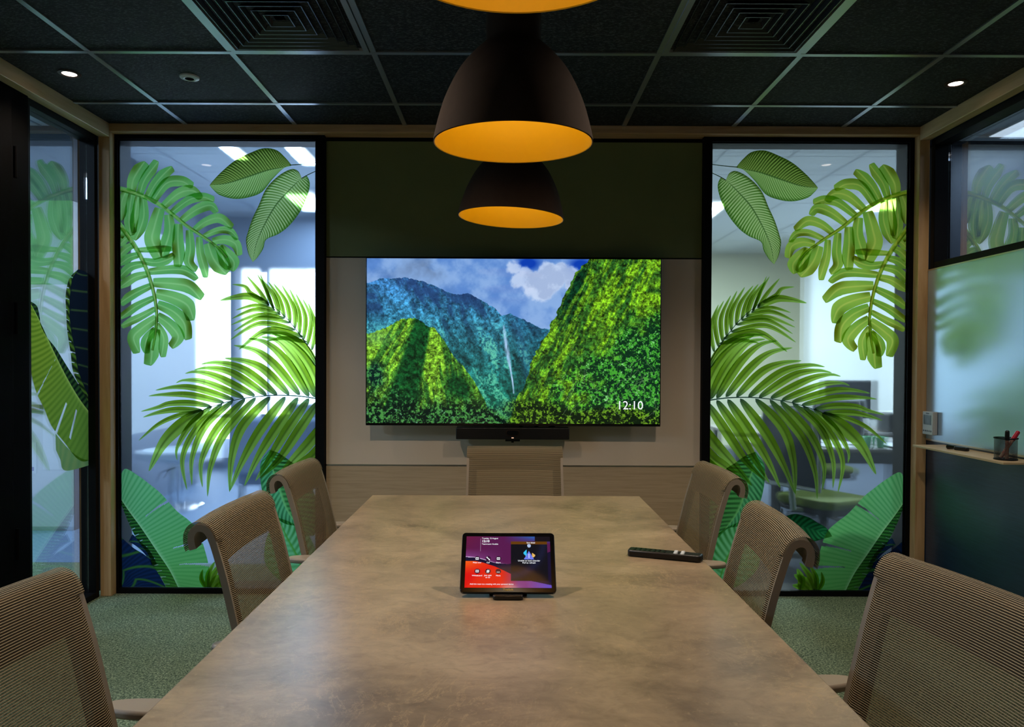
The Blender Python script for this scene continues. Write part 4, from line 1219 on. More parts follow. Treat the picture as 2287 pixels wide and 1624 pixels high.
# x of the back's top ridge, y of its middle, facing angle, label
D = math.radians
chairs = [
    (-0.820, 2.780, -90, 'ribbed brown mesh chair on the left side of the table, farthest from the viewer'),
    (-0.765, 2.000, -90, 'ribbed brown mesh chair on the left side of the table, middle of three'),
    (-0.870, 1.150, -94, 'ribbed brown mesh chair left of the table, nearest, cut off by the frame'),
    (0.806, 2.735, 90, 'ribbed brown mesh chair on the right side of the table, beside the remote control end'),
    (0.705, 1.870, 84, 'ribbed brown mesh chair on the right side of the table, middle of three'),
    (0.850, 1.290, 99, 'ribbed brown mesh chair on the right side of the table, nearest and turned slightly'),
    (0.035, 3.470, 180, 'ribbed brown mesh chair at the far head of the table under the sound bar'),
]
first = None
RD = 0.325
for x, y, a, lab in chairs:
    r = D(a)
    # local +Y (the way the sitter faces) goes to (-sin r, cos r); the ridge lies RD behind the origin
    ox, oy = x + RD * -math.sin(r), y + RD * math.cos(r)
    if first is None:
        first = make_chair(lab, CH); first.location = (ox, oy, 0); first.rotation_euler = (0, 0, r)
    else:
        dup(first, (ox, oy, 0), r, lab, CH)

# ------------------------------------------------------------------ television and sound bar
tv = thing('television', 'large wall mounted television showing a green valley with a waterfall and the time', 'television', (0.030, BY - 0.006, 1.4145))
TW, TH = 0.8065, 0.4590
MB().box(-TW, TW, -0.104, -0.070, -TH, TH).build('housing', M['black_gloss'], tv, bevel=0.003)
MB().box(-TW + 0.25, TW - 0.25, -0.070, -0.03, -TH + 0.02, TH - 0.25).build('rear_box', M['plastic'], tv, bevel=0.006)
MB().box(-0.3, 0.3, -0.03, 0.002, -0.2, 0.15).build('wall_bracket', M['plastic'], tv)
sw, s0, s1 = TW - 0.006, -TH + 0.014, TH - 0.006
scr = screen_mesh('screen', paint_valley(), tv, lambda u, v: np.stack([-sw + 2 * sw * u, np.full_like(u, -0.1052), s1 - (s1 - s0) * v], -1))
RXm = Matrix.Rotation(math.pi / 2, 4, 'X')
text_part('clock_text', '12:10', 0.066, M['text_white'], tv, Matrix.Translation((-sw + 2 * sw * 0.899, -0.1062, s1 - (s1 - s0) * 0.889)) @ RXm)

sb = thing('sound_bar', 'slim black video sound bar with an oval camera under the television', 'sound bar', (0.028, BY - 0.006, 0.914))
MB().box(-0.309, 0.309, -0.12, -0.045, -0.031, 0.033).build('housing', M['plastic'], sb, bevel=0.004)
ov = [(0.036 * math.copysign(abs(math.cos(k * math.pi / 16)) ** 0.6, math.cos(k * math.pi / 16)), 0.016 * math.copysign(abs(math.sin(k * math.pi / 16)) ** 0.7, math.sin(k * math.pi / 16)) + 0.006) for k in range(32)]
MB().prism(ov, 0.119, 0.1235, lambda a, b, h: (a, -h, b)).build('camera_bezel', M['bronze'], sb, smooth=True)
ov2 = [(a * 0.93, (b - 0.006) * 0.86 + 0.006) for a, b in ov]
MB().prism(ov2, 0.1232, 0.1245, lambda a, b, h: (a, -h, b)).build('camera_window', M['black_gloss'], sb, smooth=True)
MB().box(-0.006, 0.006, -0.1215, -0.119, -0.024, -0.020).build('status_light', M['led'], sb)
MB().box(-0.04, 0.04, -0.10, 0.002, -0.043, -0.029).box(-0.007, 0.007, -0.10, -0.08, -0.050, -0.04).build('wall_bracket', M['plastic'], sb)
for k, (x0, x1) in enumerate(((0.06, 0.02), (0.12, 0.16), (0.2, 0.26))):
    MB().tube([(x0 + 0.028, BY - 0.04, 0.945), ((x0 + x1) / 2 + 0.028, BY - 0.05, 0.95), (x1 + 0.028, BY - 0.045, 0.9605)], 0.003, 8).build('cable', M['cord'], sb, smooth=True).matrix_parent_inverse = Matrix.Translation((-0.028, -(BY - 0.006), -0.914))

# ------------------------------------------------------------------ pendants
def make_pendant(label):
    p = thing('pendant_lamp', label, 'pendant lamp', group='brown dome pendants over the conference table')
    R = 0.222
    prof = [(0.0735, 0.362), (0.076, 0.345), (0.0765, 0.275), (0.088, 0.262), (0.115, 0.236), (0.147, 0.198), (0.172, 0.155), (0.193, 0.108), (0.208, 0.06), (0.218, 0.02), (R, 0.0)]
    P = resample([(a, b) for a, b in prof], 60)
    MB().lathe([(0.0, 0.366), (0.055, 0.366), (0.069, 0.364)] + [tuple(q) for q in P] + [(R - 0.003, -0.0015)], n=64).build('lamp_shade', M['shade_out'], p, smooth=True)
    Q = [(max(a - 0.005, 0.0), b) for a, b in P if b < 0.27]
    MB().lathe([(0.0, 0.262), (0.06, 0.262)] + Q[1:] + [(R - 0.003, -0.0015)], n=64).build('shade_lining', M['shade_in'], p, smooth=True)
    MB().lathe([(0.0, 0.205), (0.018, 0.207), (0.03, 0.22), (0.03, 0.235), (0.018, 0.25), (0.014, 0.262)], n=24).build('bulb', M['bulb'], p, smooth=True)
    MB().tube([(0, 0, 0.36), (0, 0, 0.5), (0, 0, 0.655)], 0.0035, 10).build('cord', M['cord'], p, smooth=True)
    MB().lathe([(0, 0.655), (0.045, 0.655), (0.045, 0.69), (0, 0.69)], n=28).build('ceiling_rose', M['black'], p, smooth=True)
    return p
PZ = 1.29 + 0.615
pend = make_pendant('brown dome pendant lamp nearest the viewer, only its golden rim in view at the top')
pend.location = (0.012, 1.06, PZ)
p2_ = dup(pend, (0.012, 2.03, PZ), 0, 'brown dome pendant lamp in the middle of the row, shown whole with golden lining')
p2_.rotation_euler = (D(2.2), 0, 0)
p3_ = dup(pend, (0.010, 3.05, PZ), 0, 'brown dome pendant lamp farthest away, in front of the green wall panel')
p3_.rotation_euler = (0, D(2.8), 0)
for (x, y) in ((0.012, 1.06), (0.012, 2.03), (0.010, 3.05)):
    ld = bpy.data.lights.new('lining_fill_light', 'POINT'); ld.energy = 0.62; ld.color = (1.0, 0.95, 0.75); ld.shadow_soft_size = 0.06  # weak fill light added inside each shade to brighten its gold lining
    lo_ = bpy.data.objects.new('lining_fill_light', ld); lo_.location = (x, y, PZ + 0.15); scene.collection.objects.link(lo_)

# ------------------------------------------------------------------ ceiling fittings
def downlight(x, y, label, watts=9):
    d = thing('downlight', label, 'ceiling light', (x, y, C_Z), group='small recessed spotlights in the black ceiling')
    MB().lathe([(0.030, -0.003), (0.034, -0.006), (0.047, -0.004), (0.048, 0.0)], n=32).build('trim_ring', M['bronze'], d, smooth=True)
    MB().lathe([(0.0, -0.0035), (0.030, -0.0030)], n=28).build('light_face', M['spot_face'], d, smooth=True)
    ld = bpy.data.lights.new('downlight_beam', 'SPOT'); ld.energy = watts; ld.color = (1.0, 0.82, 0.64); ld.spot_size = D(125); ld.spot_blend = 0.8; ld.shadow_soft_size = 0.03
    l = bpy.data.objects.new('downlight_beam', ld); l.location = (x, y, C_Z - 0.02); scene.collection.objects.link(l)
    return d
downlight(-1.996, 3.32, 'small lit spotlight in the black ceiling near the left wall', 16)
downlight(2.07, 3.388, 'small lit spotlight in the black ceiling near the right wall', 14)
for x, y, wt, side in ((-0.87, 2.18, 72, 'over the left half of the table'), (0.93, 2.18, 72, 'over the right half of the table'), (-0.50, -1.3, 16, 'left of two behind the viewer'), (0.50, -1.3, 16, 'right of two behind the viewer'), (-1.9, 0.9, 8, 'by the left wall'), (1.95, 0.9, 8, 'by the right wall')):
    ld = bpy.data.lights.new('downlight_beam', 'SPOT'); ld.energy = wt; ld.color = (1.0, 0.82, 0.64); ld.spot_size = D(130); ld.spot_blend = 0.8; ld.shadow_soft_size = 0.04
    l = bpy.data.objects.new('downlight_beam', ld); l.location = (x, y, C_Z - 0.02); scene.collection.objects.link(l)
    d = thing('downlight', 'small lit ceiling spotlight outside the picture, ' + side, 'ceiling light', (x, y, C_Z), group='spotlights above the viewer')
    MB().lathe([(0.030, -0.003), (0.034, -0.006), (0.047, -0.004), (0.048, 0.0)], n=32).build('trim_ring', M['bronze'], d, smooth=True)
    MB().lathe([(0.0, -0.0035), (0.030, -0.0030)], n=28).build('light_face', M['spot_face'], d, smooth=True)
se = thing('presence_sensor', 'small white ring sensor in the black ceiling above the left glass', 'sensor', (-1.466, 3.355, C_Z))
MB().lathe([(0.020, -0.010), (0.026, -0.012), (0.042, -0.006), (0.043, 0.0)], n=32).build('trim_ring', M['white'], se, smooth=True)
MB().lathe([(0.0, -0.004), (0.021, -0.010)], n=28).build('sensor_lens', M['door_black'], se, smooth=True)

def vent(x0, y0, label):
    v = thing('air_vent', label, 'air vent', (x0 + 0.3, y0 + 0.3, C_Z), group='square louvred ceiling vents')
    H = 0.288
    def ring(mb, a, b, za, zb):
        P = [(-a, -a), (a, -a), (a, a), (-a, a)]; Q = [(-b, -b), (b, -b), (b, b), (-b, b)]
        vs_ = [(p[0], p[1], za) for p in P] + [(q[0], q[1], zb) for q in Q]
        mb.add(vs_, [(i, (i + 1) % 4, 4 + (i + 1) % 4, 4 + i) for i in range(4)])
    f = MB(); ring(f, H, H - 0.022, -0.012, -0.012); ring(f, H, H, -0.012, 0.0); ring(f, H - 0.022, H - 0.026, -0.012, 0.0)
    f.build('frame', M['tbar'], v, fix=False)
    for k in range(7):
        a = 0.252 - k * 0.034
        s = MB()
        ring(s, a, a - 0.004, -0.014, -0.014)
        ring(s, a - 0.004, a - 0.030, -0.014, 0.018)
        ring(s, a, a - 0.026, -0.014, 0.018)
        if k == 6: s.add([(-0.02, -0.02, 0.0), (0.02, -0.02, 0.0), (0.02, 0.02, 0.0), (-0.02, 0.02, 0.0)], [(0, 1, 2, 3)])
        s.build('louvre', M['vent'], v, fix=False)
    MB().box(-0.28, 0.28, -0.28, 0.28, 0.0195, 0.021).build('backing', M['black'], v)
    return v
vent(-1.173, 2.48, 'square louvred black ceiling vent left of the pendants, its edges catching light')
vent(0.630, 2.48, 'square louvred black ceiling vent right of the pendants, in shadow')

# ------------------------------------------------------------------ tablet
tp = thing('touch_panel', 'black touch panel on a tilted stand on the conference table', 'tablet', (0.003, 1.708, TT), rz=0)
bot, top = Vector((0, 0.0, 0.012)), Vector((0, 0.103, 0.130))
ax = (top - bot); LH = ax.length; ax.normalize()
nrm = Vector((0, -ax.z, ax.y)) # towards the viewer
def tpt(u, v, h=0.0):
    """u 0..1 across, v 0..1 from the top edge down, h out of the face"""
    p = bot + ax * (LH * (1 - v)) + Vector(((u - 0.5) * 0.229, 0, 0)) + nrm * h
    return p
def rrect(w, h, r, n=6):
    out = []
    for cx, cy_, a0 in ((w - r, r, -90), (w - r, h - r, 0), (r, h - r, 90), (r, r, 180)):
        for k in range(n + 1):
            a = math.radians(a0 + 90 * k / n); out.append((cx + r * math.cos(a), cy_ + r * math.sin(a)))
    return out
MB().prism(rrect(0.229, LH, 0.009), -0.010, 0.0, lambda a, b, h: bot + ax * b + Vector((a - 0.1145, 0, 0)) + nrm * h).build('casing', M['black_gloss'], tp, bevel=0.0015)
u0, u1, v0_, v1_ = 0.048, 0.952, 0.068, 0.925
def sfn(u, v):
    O = tpt(u0, v0_, 0.0006); ex = tpt(u1, v0_, 0.0006) - O; ey = tpt(u0, v1_, 0.0006) - O
    return np.array(O)[None, :] + u[:, None] * np.array(ex)[None, :] + v[:, None] * np.array(ey)[None, :]
screen_mesh('screen', paint_panel(), tp, sfn)
ang = math.atan2(ax.z, ax.y)
def panel_text(name, s, u, v, size, al='CENTER', m='text_white', bold=0.0):
    p = tpt(u0 + (u1 - u0) * u, v0_ + (v1_ - v0_) * v, 0.0012)
    text_part(name, s, size, M[m], tp, Matrix.Translation(p) @ Matrix.Rotation(ang, 4, 'X'), al, bold)
panel_text('date_text', 'Tuesday 12 August', 0.185, 0.042, 0.0052, 'LEFT')
panel_text('clock_text', '12:10', 0.185, 0.100, 0.0085, 'LEFT', bold=0.0002)
panel_text('room_text', 'Teamroom Huddle', 0.185, 0.158, 0.0052, 'LEFT')
for s, u, v in (('Meet now', 0.135, 0.525), ('Call', 0.265, 0.525), ('Share', 0.385, 0.525), ('Whiteboard', 0.14, 0.775), ('Join with\nan ID', 0.265, 0.79), ('More', 0.385, 0.775)):
    panel_text('button_text', s, u, v, 0.0050)
for s, u, v, z in (('[o]', 0.135, 0.445, 0.009), ('C', 0.265, 0.445, 0.009), ('[+]', 0.385, 0.445, 0.009), ('[/]', 0.14, 0.69, 0.009), ('#', 0.265, 0.69, 0.011), ('...', 0.385, 0.685, 0.012)):
    if s in ('#', '...'):
        panel_text('button_sign', s, u, v, z, bold=0.0002)
    else:
        p = MB(); W_ = 0.0038; H_ = 0.003
        c0 = tpt(u0 + (u1 - u0) * u, v0_ + (v1_ - v0_) * v, 0.0010)
        if s == 'C':
            for da in (-0.0028, 0.0028):
                q = c0 + Vector((da, 0, 0)) - ax * da; p.prism([(-0.0014, -0.0014), (0.0014, -0.0014), (0.0014, 0.0014), (-0.0014, 0.0014)], 0, 0.0004, lambda a, b, h, q=q: q + Vector((a, 0, 0)) + ax * b + nrm * h)
            p.prism([(-0.0036, 0.0022), (-0.002, 0.0032), (0.0036, -0.0022), (0.002, -0.0032)], 0, 0.0004, lambda a, b, h: c0 + Vector((a, 0, 0)) + ax * b + nrm * h)
        else:
            for (a0, a1, b0, b1) in ((-W_, W_, -H_, -H_ + 0.0012), (-W_, W_, H_ - 0.0012, H_), (-W_, -W_ + 0.0012, -H_, H_), (W_ - 0.0012, W_, -H_, H_), (-0.0007, 0.0007, -0.0012, 0.0012)):
                p.prism([(a0, b0), (a1, b0), (a1, b1), (a0, b1)], 0, 0.0004, lambda a, b, h: c0 + Vector((a, 0, 0)) + ax * b + nrm * h)
        p.build('button_sign', M['text_white'], tp)
panel_text('alert_text', 'Unable to load calendar\nPull to refresh', 0.745, 0.505, 0.0056)
panel_text('sync_text', 'Sync failed', 0.77, 0.128, 0.0050)
panel_text('hint_text', 'Add this room to a meeting with your personal device', 0.06, 0.935, 0.0047, 'LEFT')
p = tpt(0.5, 0.955, 0.0008)
text_part('maker_text', 'Yealink', 0.0085, M['gold_text'], tp, Matrix.Translation(p) @ Matrix.Rotation(ang, 4, 'X'))
# stand: wedge behind and a small foot in front
st = MB()
wv = [(0.004, 0.0), (0.15, 0.0), (0.15, 0.006), (0.088, 0.100), (0.074, 0.088), (0.022, 0.018)]
st.prism(wv, -0.045, 0.045, lambda a, b, h: (h, a + 0.005, b)).build('stand', M['plastic'], tp, bevel=0.002)
MB().prism(rrect(0.072, 0.028, 0.007), 0, 0.010, lambda a, b, h: (a - 0.036, b - 0.020, h)).build('front_foot', M['black_gloss'], tp, bevel=0.002)

# ------------------------------------------------------------------ remote control
rc = thing('remote_control', 'slim black remote control with pale round keys on the right part of the table', 'remote control', (0.452, 2.068, TT), rz=math.atan2(-0.072, 0.196))
MB().prism([(-0.105, -0.016), (-0.098, -0.021), (0.092, -0.021), (0.100, -0.015), (0.105, 0.012), (0.100, 0.020), (-0.098, 0.021), (-0.105, 0.015)], 0.0, 0.019).build('casing', M['plastic'], rc, bevel=0.004)
for i in range(2):
    for j in range(3):
        x = 0.030 + i * 0.019; y = -0.012 + j * 0.012
        MB().lathe([(0, 0.0215), (0.0050, 0.0212), (0.0060, 0.019)], x, y, 0, 14).build('pale_key', M['white'], rc, smooth=True)['label'] = 'pale round key'
for i in range(7):
    for j in range(2):
        MB().lathe([(0, 0.0205), (0.0036, 0.0202), (0.004, 0.019)], -0.085 + i * 0.014, -0.008 + j * 0.016, 0, 12).build('key', M['black_gloss'], rc, smooth=True)

# ------------------------------------------------------------------ right wall: whiteboard, shelf, thermostat, pen pot
wbd = thing('whiteboard', 'glossy pale blue whiteboard covering the right wall above the shelf', 'whiteboard', (RX, 2.6, 0.89))
MB().box(-0.006, -0.001, -1.6, 1.396, 0.006, 0.925).build('writing_surface', M['board'], wbd)
MB().box(-0.009, -0.001, -1.6, 1.396, -0.003, 0.006).box(-0.008, -0.001, -1.6, 1.396, 0.925, 0.932).build('edge_strip', M['steel'], wbd)
sh = MB().box(2.140, RX - 0.001, 3.13, 3.835, 0.868, 0.878)
o = tag(sh.build('wall_shelf', M['shelf'], bevel=0.001), 'thin pale wooden shelf under the whiteboard', 'shelf')
th = thing('thermostat', 'small white wall thermostat with dark display beside the right corner post', 'thermostat', (RX - 0.007, 3.935, 0.984))
MB().box(-0.027, 0.0, -0.048, 0.048, -0.062, 0.062).build('housing', M['white'], th, bevel=0.003)
MB().box(-0.0282, -0.0265, -0.034, 0.034, -0.008, 0.044).build('display', M['lcd'], th)
for k in range(5):
    MB().cyl((-0.0285, -0.034 + k * 0.017, -0.042), (-0.0265, -0.034 + k * 0.017, -0.042), 0.005, n=12).build('button', M['text_grey'], th)
MB().box(-0.028, -0.0265, -0.014, 0.014, 0.051, 0.056).build('maker_mark', M['text_grey'], th)
SZ = 0.878
# pen pot: open wire cylinder
pc = thing('pen_pot', 'black wire mesh pen pot standing on the wooden shelf', 'pen pot', (2.215, 3.225, SZ))
n = 40; me = bpy.data.meshes.new('mesh_wall')
vs_ = [(0.044 * math.cos(2 * math.pi * i / n), 0.044 * math.sin(2 * math.pi * i / n), z) for z in (0.003, 0.096) for i in range(n)]
me.from_pydata(vs_, [], [(i, (i + 1) % n, n + (i + 1) % n, n + i) for i in range(n)])
ul = me.uv_layers.new(name='UVMap')
for p in me.polygons:
    i = p.index
    for lp, (a, b) in zip(p.loop_indices, ((i, 0), (i + 1, 0), (i + 1, 1), (i, 1))):
        ul.data[lp].uv = (a * 3.0, b * 42)
me.materials.append(M['wire'])
o = bpy.data.objects.new('mesh_wall', me); scene.collection.objects.link(o); o.parent = pc
MB().lathe([(0.043, 0.094), (0.047, 0.094), (0.047, 0.0985), (0.043, 0.0985), (0.043, 0.094)], n=40).build('rim', M['black'], pc, smooth=True)
MB().lathe([(0.0, 0.0), (0.046, 0.0), (0.046, 0.005), (0.0, 0.005)], n=40).build('base', M['black'], pc, smooth=True)
def marker(base, tip, label, capm, bodym):
    m = thing('marker_pen', label, 'marker pen', base, group='markers in the pen pot')
    b, t_ = Vector((0, 0, 0)), Vector(tip) - Vector(base)
    MB().cyl(b, t_ * 0.68, 0.0075, n=16).build('barrel', bodym, m, smooth=True)
    MB().cyl(t_ * 0.66, t_ * 0.97, 0.0095, 0.009, n=16).cyl(t_ * 0.97, t_, 0.008, 0.006, n=16).build('cap', capm, m, smooth=True)
marker((2.213, 3.215, SZ + 0.006), (2.207, 3.205, SZ + 0.132), 'upright marker with dark cap in the wire pen pot', M['plastic'], M['marker_body'])
marker((2.190, 3.222, SZ + 0.010), (2.262, 3.212, SZ + 0.128), 'leaning marker with red cap in the wire pen pot', M['red'], M['marker_body'])
cl = thing('clip_microphone', 'small black clip gadget lying on the wooden shelf', 'gadget', (2.222, 3.60, SZ), rz=D(107))
MB().prism(rrect(0.070, 0.026, 0.008), 0.0, 0.018, lambda a, b, h: (a - 0.07, b - 0.013, h)).build('casing', M['plastic'], cl, bevel=0.004)
MB().cyl((0.0, 0, 0.012), (0.042, 0.0, 0.011), 0.008, 0.012, n=18).build('clip', M['black_gloss'], cl, smooth=True)
MB().tube([(-0.07, 0.0, 0.012), (-0.082, 0.004, 0.008), (-0.078, 0.01, 0.002)], 0.0012, 8).build('wire_loop', M['cord'], cl, smooth=True)

# ------------------------------------------------------------------ office things beyond the glass
for i, (x, y, sx, sy, wt, c_) in enumerate(LAMPS):
    names = ['lit ceiling panel over the left corridor', 'lit ceiling panel over the near end of the left corridor', 'long lit ceiling strip in the far part of the left office', 'short lit ceiling strip just behind the left glass', 'narrow lit ceiling strip behind the left glass near the office wall', 'lit ceiling panel over the white wall in the right office', 'bright ceiling panel beyond the window above the whiteboard', 'added ceiling panel lighting the right office, out of sight', 'lit ceiling panel beyond the right wall']
    l = thing('light_panel', names[i], 'ceiling light', (x, y, O_Z), group='lit panels in the office ceilings')
    MB().box(-sx / 2 - 0.015, sx / 2 + 0.015, -sy / 2 - 0.015, sy / 2 + 0.015, -0.012, 0).build('frame', M['white'], l)
    MB().box(-sx / 2, sx / 2, -sy / 2, sy / 2, -0.016, -0.0121).build('light_face', M['panel_face'], l)

s = thing('bar_stool', 'white scooped stool on a chrome pedestal behind the left glass', 'stool', (-2.95, 6.55, 0))
R_ = [(0.0, 0.44), (0.18, 0.445), (0.26, 0.47), (0.30, 0.515), (0.305, 0.52), (0.27, 0.455), (0.19, 0.425), (0.0, 0.42)]
MB().lathe(R_, n=36).build('seat', M['white'], s, smooth=True)
MB().cyl((0, 0, 0.02), (0, 0, 0.42), 0.035, n=20).build('pedestal', M['chrome'], s, smooth=True)
MB().lathe([(0, 0), (0.2, 0), (0.2, 0.012), (0.05, 0.03), (0, 0.03)], n=32).build('base', M['chrome'], s, smooth=True)
MB().tube([(-0.02, 0, 0.36), (-0.1, -0.02, 0.33), (-0.14, -0.02, 0.26)], 0.008, 8).build('lever', M['plastic'], s, smooth=True)

ac = thing('lounge_chair', 'blue grey lounge chair with rounded back behind the left glass', 'chair', (-1.78, 6.0, 0))
MB().prism(rrect(0.85, 0.44, 0.09), -0.05, 0.05, lambda a, b, h: (a - 0.425, h - 0.25 + b * 0.12, b + 0.42)).build('backrest', M['blue_cloth'], ac, bevel=0.03, seg=3)
MB().box(-0.38, 0.38, -0.2, 0.42, 0.32, 0.44).build('seat', M['blue_cloth'], ac, bevel=0.03, seg=3)
for sx in (-0.33, 0.33):
    for sy in (-0.16, 0.36):
        MB().cyl((sx, sy, 0.33), (sx * 1.08, sy * 1.08, 0), 0.018, 0.012, n=12).build('leg', M['dark_blue'], ac, smooth=True)
for i, (x, y, lab) in enumerate(((-2.35, 8.3, 'slim dark cafe chair by the daylight windows behind the left glass'), (-1.55, 7.9, 'slim dark cafe chair close to the lounge chair behind the left glass'))):
    k = thing('cafe_chair', lab, 'chair', (x, y, 0), group='cafe chairs by the far daylight windows')
    MB().box(-0.2, 0.2, -0.2, 0.2, 0.44, 0.47).build('seat', M['wainscot'], k, bevel=0.01)
    MB().box(-0.2, 0.2, 0.18, 0.21, 0.62, 0.84).build('backrest', M['wainscot'], k, bevel=0.01)
    for sx in (-0.18, 0.18):
        MB().cyl((sx, -0.18, 0.44), (sx * 1.1, -0.2, 0), 0.012, n=10).build('leg', M['dark_blue'], k, smooth=True)
        MB().cyl((sx, 0.195, 0.64), (sx * 1.1, 0.2, 0), 0.012, n=10).build('leg', M['dark_blue'], k, smooth=True)
for x, z, w, h, lab, bar in ((-3.72, 0.44, 0.21, 0.24, 'white notice with a purple bar on the white wall left of the left glass bay', 1), (-3.47, 0.47, 0.19, 0.62, 'tall white notice sheet on the white wall behind the left wall glass', 0)):
    o = thing('paper_notice', lab, 'notice', (x, 5.571, z), group='paper notices on the white office wall')
    MB().box(-w / 2, w / 2, -0.003, 0, 0, h).build('sheet', M['paper'], o)
    if bar:
        MB().box(-w / 2, w / 2 - 0.02, -0.004, -0.003, 0.02, 0.05).build('colour_bar', M['purple'], o)
for z, lab in ((0.93, 'narrow brown document ledge on the white office wall, lower of two'), (1.20, 'narrow grey brown document ledge on the white office wall, upper of two')):
    tag(MB().box(-3.95, -3.56, 5.52, 5.572, z, z + 0.04).build('wall_ledge', M['bag']), lab, 'ledge', 'document ledges on the white office wall')

# desks behind the right glass
def desk(x0, x1, y0, y1, label):
    d = thing('office_desk', label, 'desk', ((x0 + x1) / 2, (y0 + y1) / 2, 0), group='desks behind the right glass')
    a, b = (x1 - x0) / 2, (y1 - y0) / 2
    MB().box(-a, a, -b, b, 0.715, 0.74).build('desk_top', M['desk'], d, bevel=0.003)
    MB().box(-a + 0.05, a - 0.05, -b + 0.02, -b + 0.06, 0.64, 0.714).build('apron', M['dark_blue'], d)
    for sx in (-a + 0.06, a - 0.06):
        for sy in (-b + 0.06, b - 0.06):
            MB().box(sx - 0.03, sx + 0.03, sy - 0.03, sy + 0.03, 0, 0.714).build('leg', M['dark_blue'], d)
    return d
d1 = desk(1.75, 3.35, 4.85, 5.65, 'dark framed office desk with papers and cups just behind the right glass')
MB().box(0.62, 0.78, -0.38, 0.38, 0.0, 0.70).build('side_panel', M['dark_blue'], d1)
d2 = desk(1.85, 3.6, 6.0, 6.8, 'second dark framed office desk carrying the monitor, farther behind the right glass')
mo = thing('computer_monitor', 'dark flat computer monitor on the farther desk behind the right glass', 'monitor', (2.92, 6.30, 0.74))
MB().box(-0.22, 0.22, -0.02, 0.01, 0.10, 0.43).build('panel', M['screen_off'], mo, bevel=0.004)
MB().box(-0.03, 0.03, 0.01, 0.04, 0.0, 0.22).build('stand', M['plastic'], mo)
MB().box(-0.12, 0.12, -0.06, 0.12, 0, 0.012).build('foot', M['plastic'], mo)
for x, y, lab in ((2.445, 4.96, 'left pale green cup at the edge of the near desk'), (2.525, 4.94, 'right pale green cup at the edge of the near desk')):
    k = thing('paper_cup', lab, 'cup', (x, y, 0.74), group='pale green cups on the near desk')
    MB().lathe([(0, 0.002), (0.030, 0.002), (0.038, 0.075), (0.035, 0.075), (0.028, 0.006), (0, 0.006)], n=28).build('cup_wall', M['cup_green'], k, smooth=True)
    MB().lathe([(0.036, 0.072), (0.040, 0.074), (0.036, 0.077)], n=28).build('rim', M['cup_green'], k, smooth=True)
rnd = random.Random(4)
for i, (x, y, a) in enumerate(((2.02, 5.1, 10), (2.16, 5.25, -20), (2.22, 5.02, 35), (2.0, 5.35, -8), (2.34, 5.2, 14), (2.68, 5.0, 4))):
    o = MB().box(-0.105, 0.105, -0.148, 0.148, 0, 0.002).build('paper_sheet', M['paper'])
    o.location = (x, y, 0.7405 + i * 0.0022); o.rotation_euler = (0, 0, D(a))
    tag(o, 'loose white paper sheet in the spread on the near desk', 'paper', 'loose papers on the near desk')
for i, (x, y, w, dd, h, lab) in enumerate(((2.62, 6.2, 0.34, 0.16, 0.035, 'black keyboard tray lying before the monitor'), (3.32, 6.3, 0.26, 0.22, 0.15, 'dark box of papers right of the monitor'), (2.35, 6.35, 0.3, 0.24, 0.10, 'dark stack of folders left of the monitor'))):
    o = thing(['keyboard', 'document_box', 'folder_stack'][i], lab, ['keyboard', 'box', 'folders'][i], (x, y, 0.74))
    MB().box(-w / 2, w / 2, -dd / 2, dd / 2, 0, h).build('body', M['dark_blue'], o, bevel=0.006)
    if i: MB().box(-w / 2 + 0.01, w / 2 - 0.01, -dd / 2 + 0.01, dd / 2 - 0.01, h, h + 0.012).build('papers', M['paper'], o)
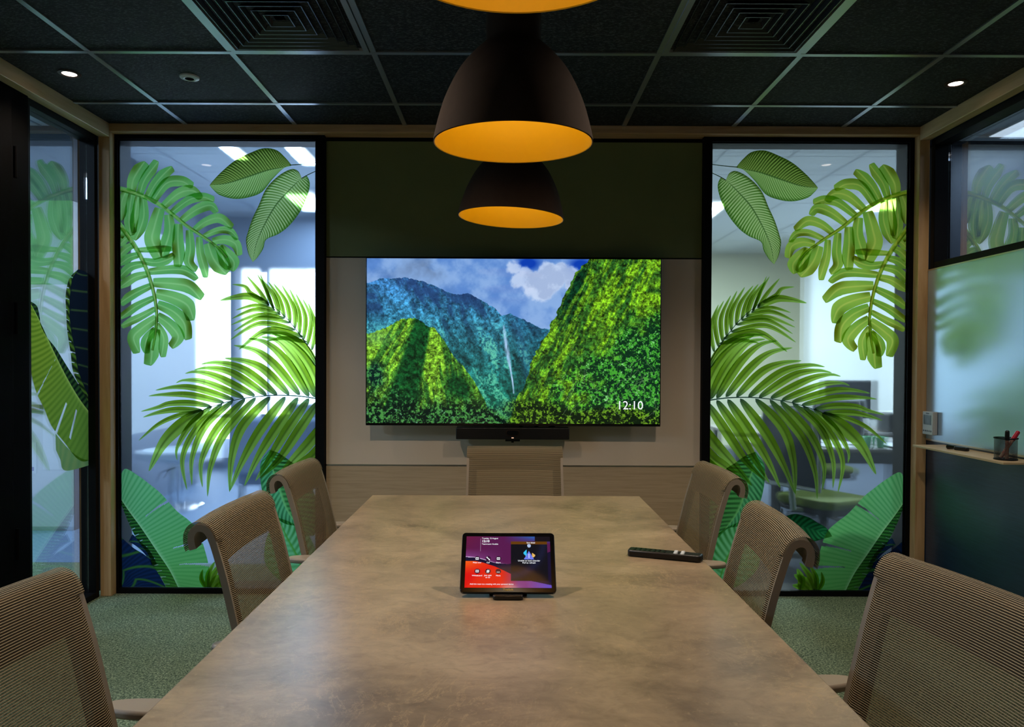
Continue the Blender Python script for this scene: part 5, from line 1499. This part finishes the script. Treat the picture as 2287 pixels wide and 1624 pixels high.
# swivel chairs with green seats
def swivel(x, y, rz, label):
    c = thing('swivel_chair', label, 'office chair', (x, y, 0), D(rz), group='green seated swivel chairs at the desks')
    MB().prism(rrect(0.46, 0.44, 0.1), 0.0, 0.055, lambda a, b, h: (a - 0.23, b - 0.22, 0.43 + h)).build('seat', M['green_seat'], c, bevel=0.02, seg=3)
    MB().prism(rrect(0.44, 0.40, 0.1), 0.0, 0.03, lambda a, b, h: (a - 0.22, b - 0.20, 0.395 + h)).build('seat_pan', M['plastic'], c, bevel=0.008)
    MB().prism(rrect(0.42, 0.50, 0.08), 0, 0.03, lambda a, b, h: (a - 0.21, -0.25 - h - 0.10 * b, 0.55 + b)).build('backrest', M['dark_blue'], c, bevel=0.01)
    MB().tube([(-0.2, -0.285, 0.56), (-0.22, -0.31, 0.8), (-0.17, -0.335, 1.03), (0.17, -0.335, 1.03), (0.22, -0.31, 0.8), (0.2, -0.285, 0.56), (-0.2, -0.285, 0.56)], 0.014, 8).build('back_frame', M['white'], c, smooth=True)
    MB().tube([(0, -0.1, 0.40), (0, -0.27, 0.42), (0, -0.30, 0.62)], 0.018, 8).build('back_bracket', M['white'], c, smooth=True)
    MB().cyl((0, 0, 0.08), (0, 0, 0.40), 0.025).build('column', M['plastic'], c, smooth=True)
    for k in range(5):
        a = 2 * math.pi * k / 5
        l = MB().tube([(0, 0, 0.1), (0.28 * math.cos(a), 0.28 * math.sin(a), 0.07)], [0.022, 0.014], 8).build('leg', M['plastic'], c, smooth=True)
        MB().cyl((0.28 * math.cos(a) - 0.012, 0.28 * math.sin(a), 0.03), (0.28 * math.cos(a) + 0.012, 0.28 * math.sin(a), 0.03), 0.03, n=14).build('caster', M['plastic'], l, smooth=True)
swivel(1.98, 4.55, -62, 'green seated swivel chair with pale framed back close behind the right glass')
swivel(2.55, 5.97, 0, 'green seated swivel chair between the two desks behind the right glass')
for x, y, z, w, d_, h, m, nm, lab in (
    (1.42, 5.75, 0.0, 0.5, 0.45, 0.52, 'bag', 'storage_box', 'large mottled grey brown storage box on the floor behind the right glass'),
    (1.40, 5.75, 0.52, 0.36, 0.3, 0.22, 'card', 'cardboard_box', 'terracotta cardboard box on top of the mottled storage box'),
    (0.85, 6.4, 0.0, 0.5, 0.4, 0.75, 'bag', 'storage_box', 'tall mottled storage box beside the dividing wall')):
    o = thing(nm, lab, 'box', (x, y, z))
    MB().box(-w / 2, w / 2, -d_ / 2, d_ / 2, 0, h - 0.03).build('body', M[m], o, bevel=0.02)
    MB().box(-w / 2 - 0.01, w / 2 + 0.01, -d_ / 2 - 0.01, d_ / 2 + 0.01, h - 0.03, h).build('lid', M[m], o, bevel=0.008)
for x0, x1, nm in ((-4.6, -3.39, 0), (-3.24, -2.98, 1), (-2.90, -1.75, 2), (-1.68, -0.3, 3)):
    struct(MB().box(x0, x1, FY + 0.06, FY + 0.066, 0.12, 2.44).build('window_%d' % (6 + nm), M['glass']), 'tall daylight window pane in the far facade')
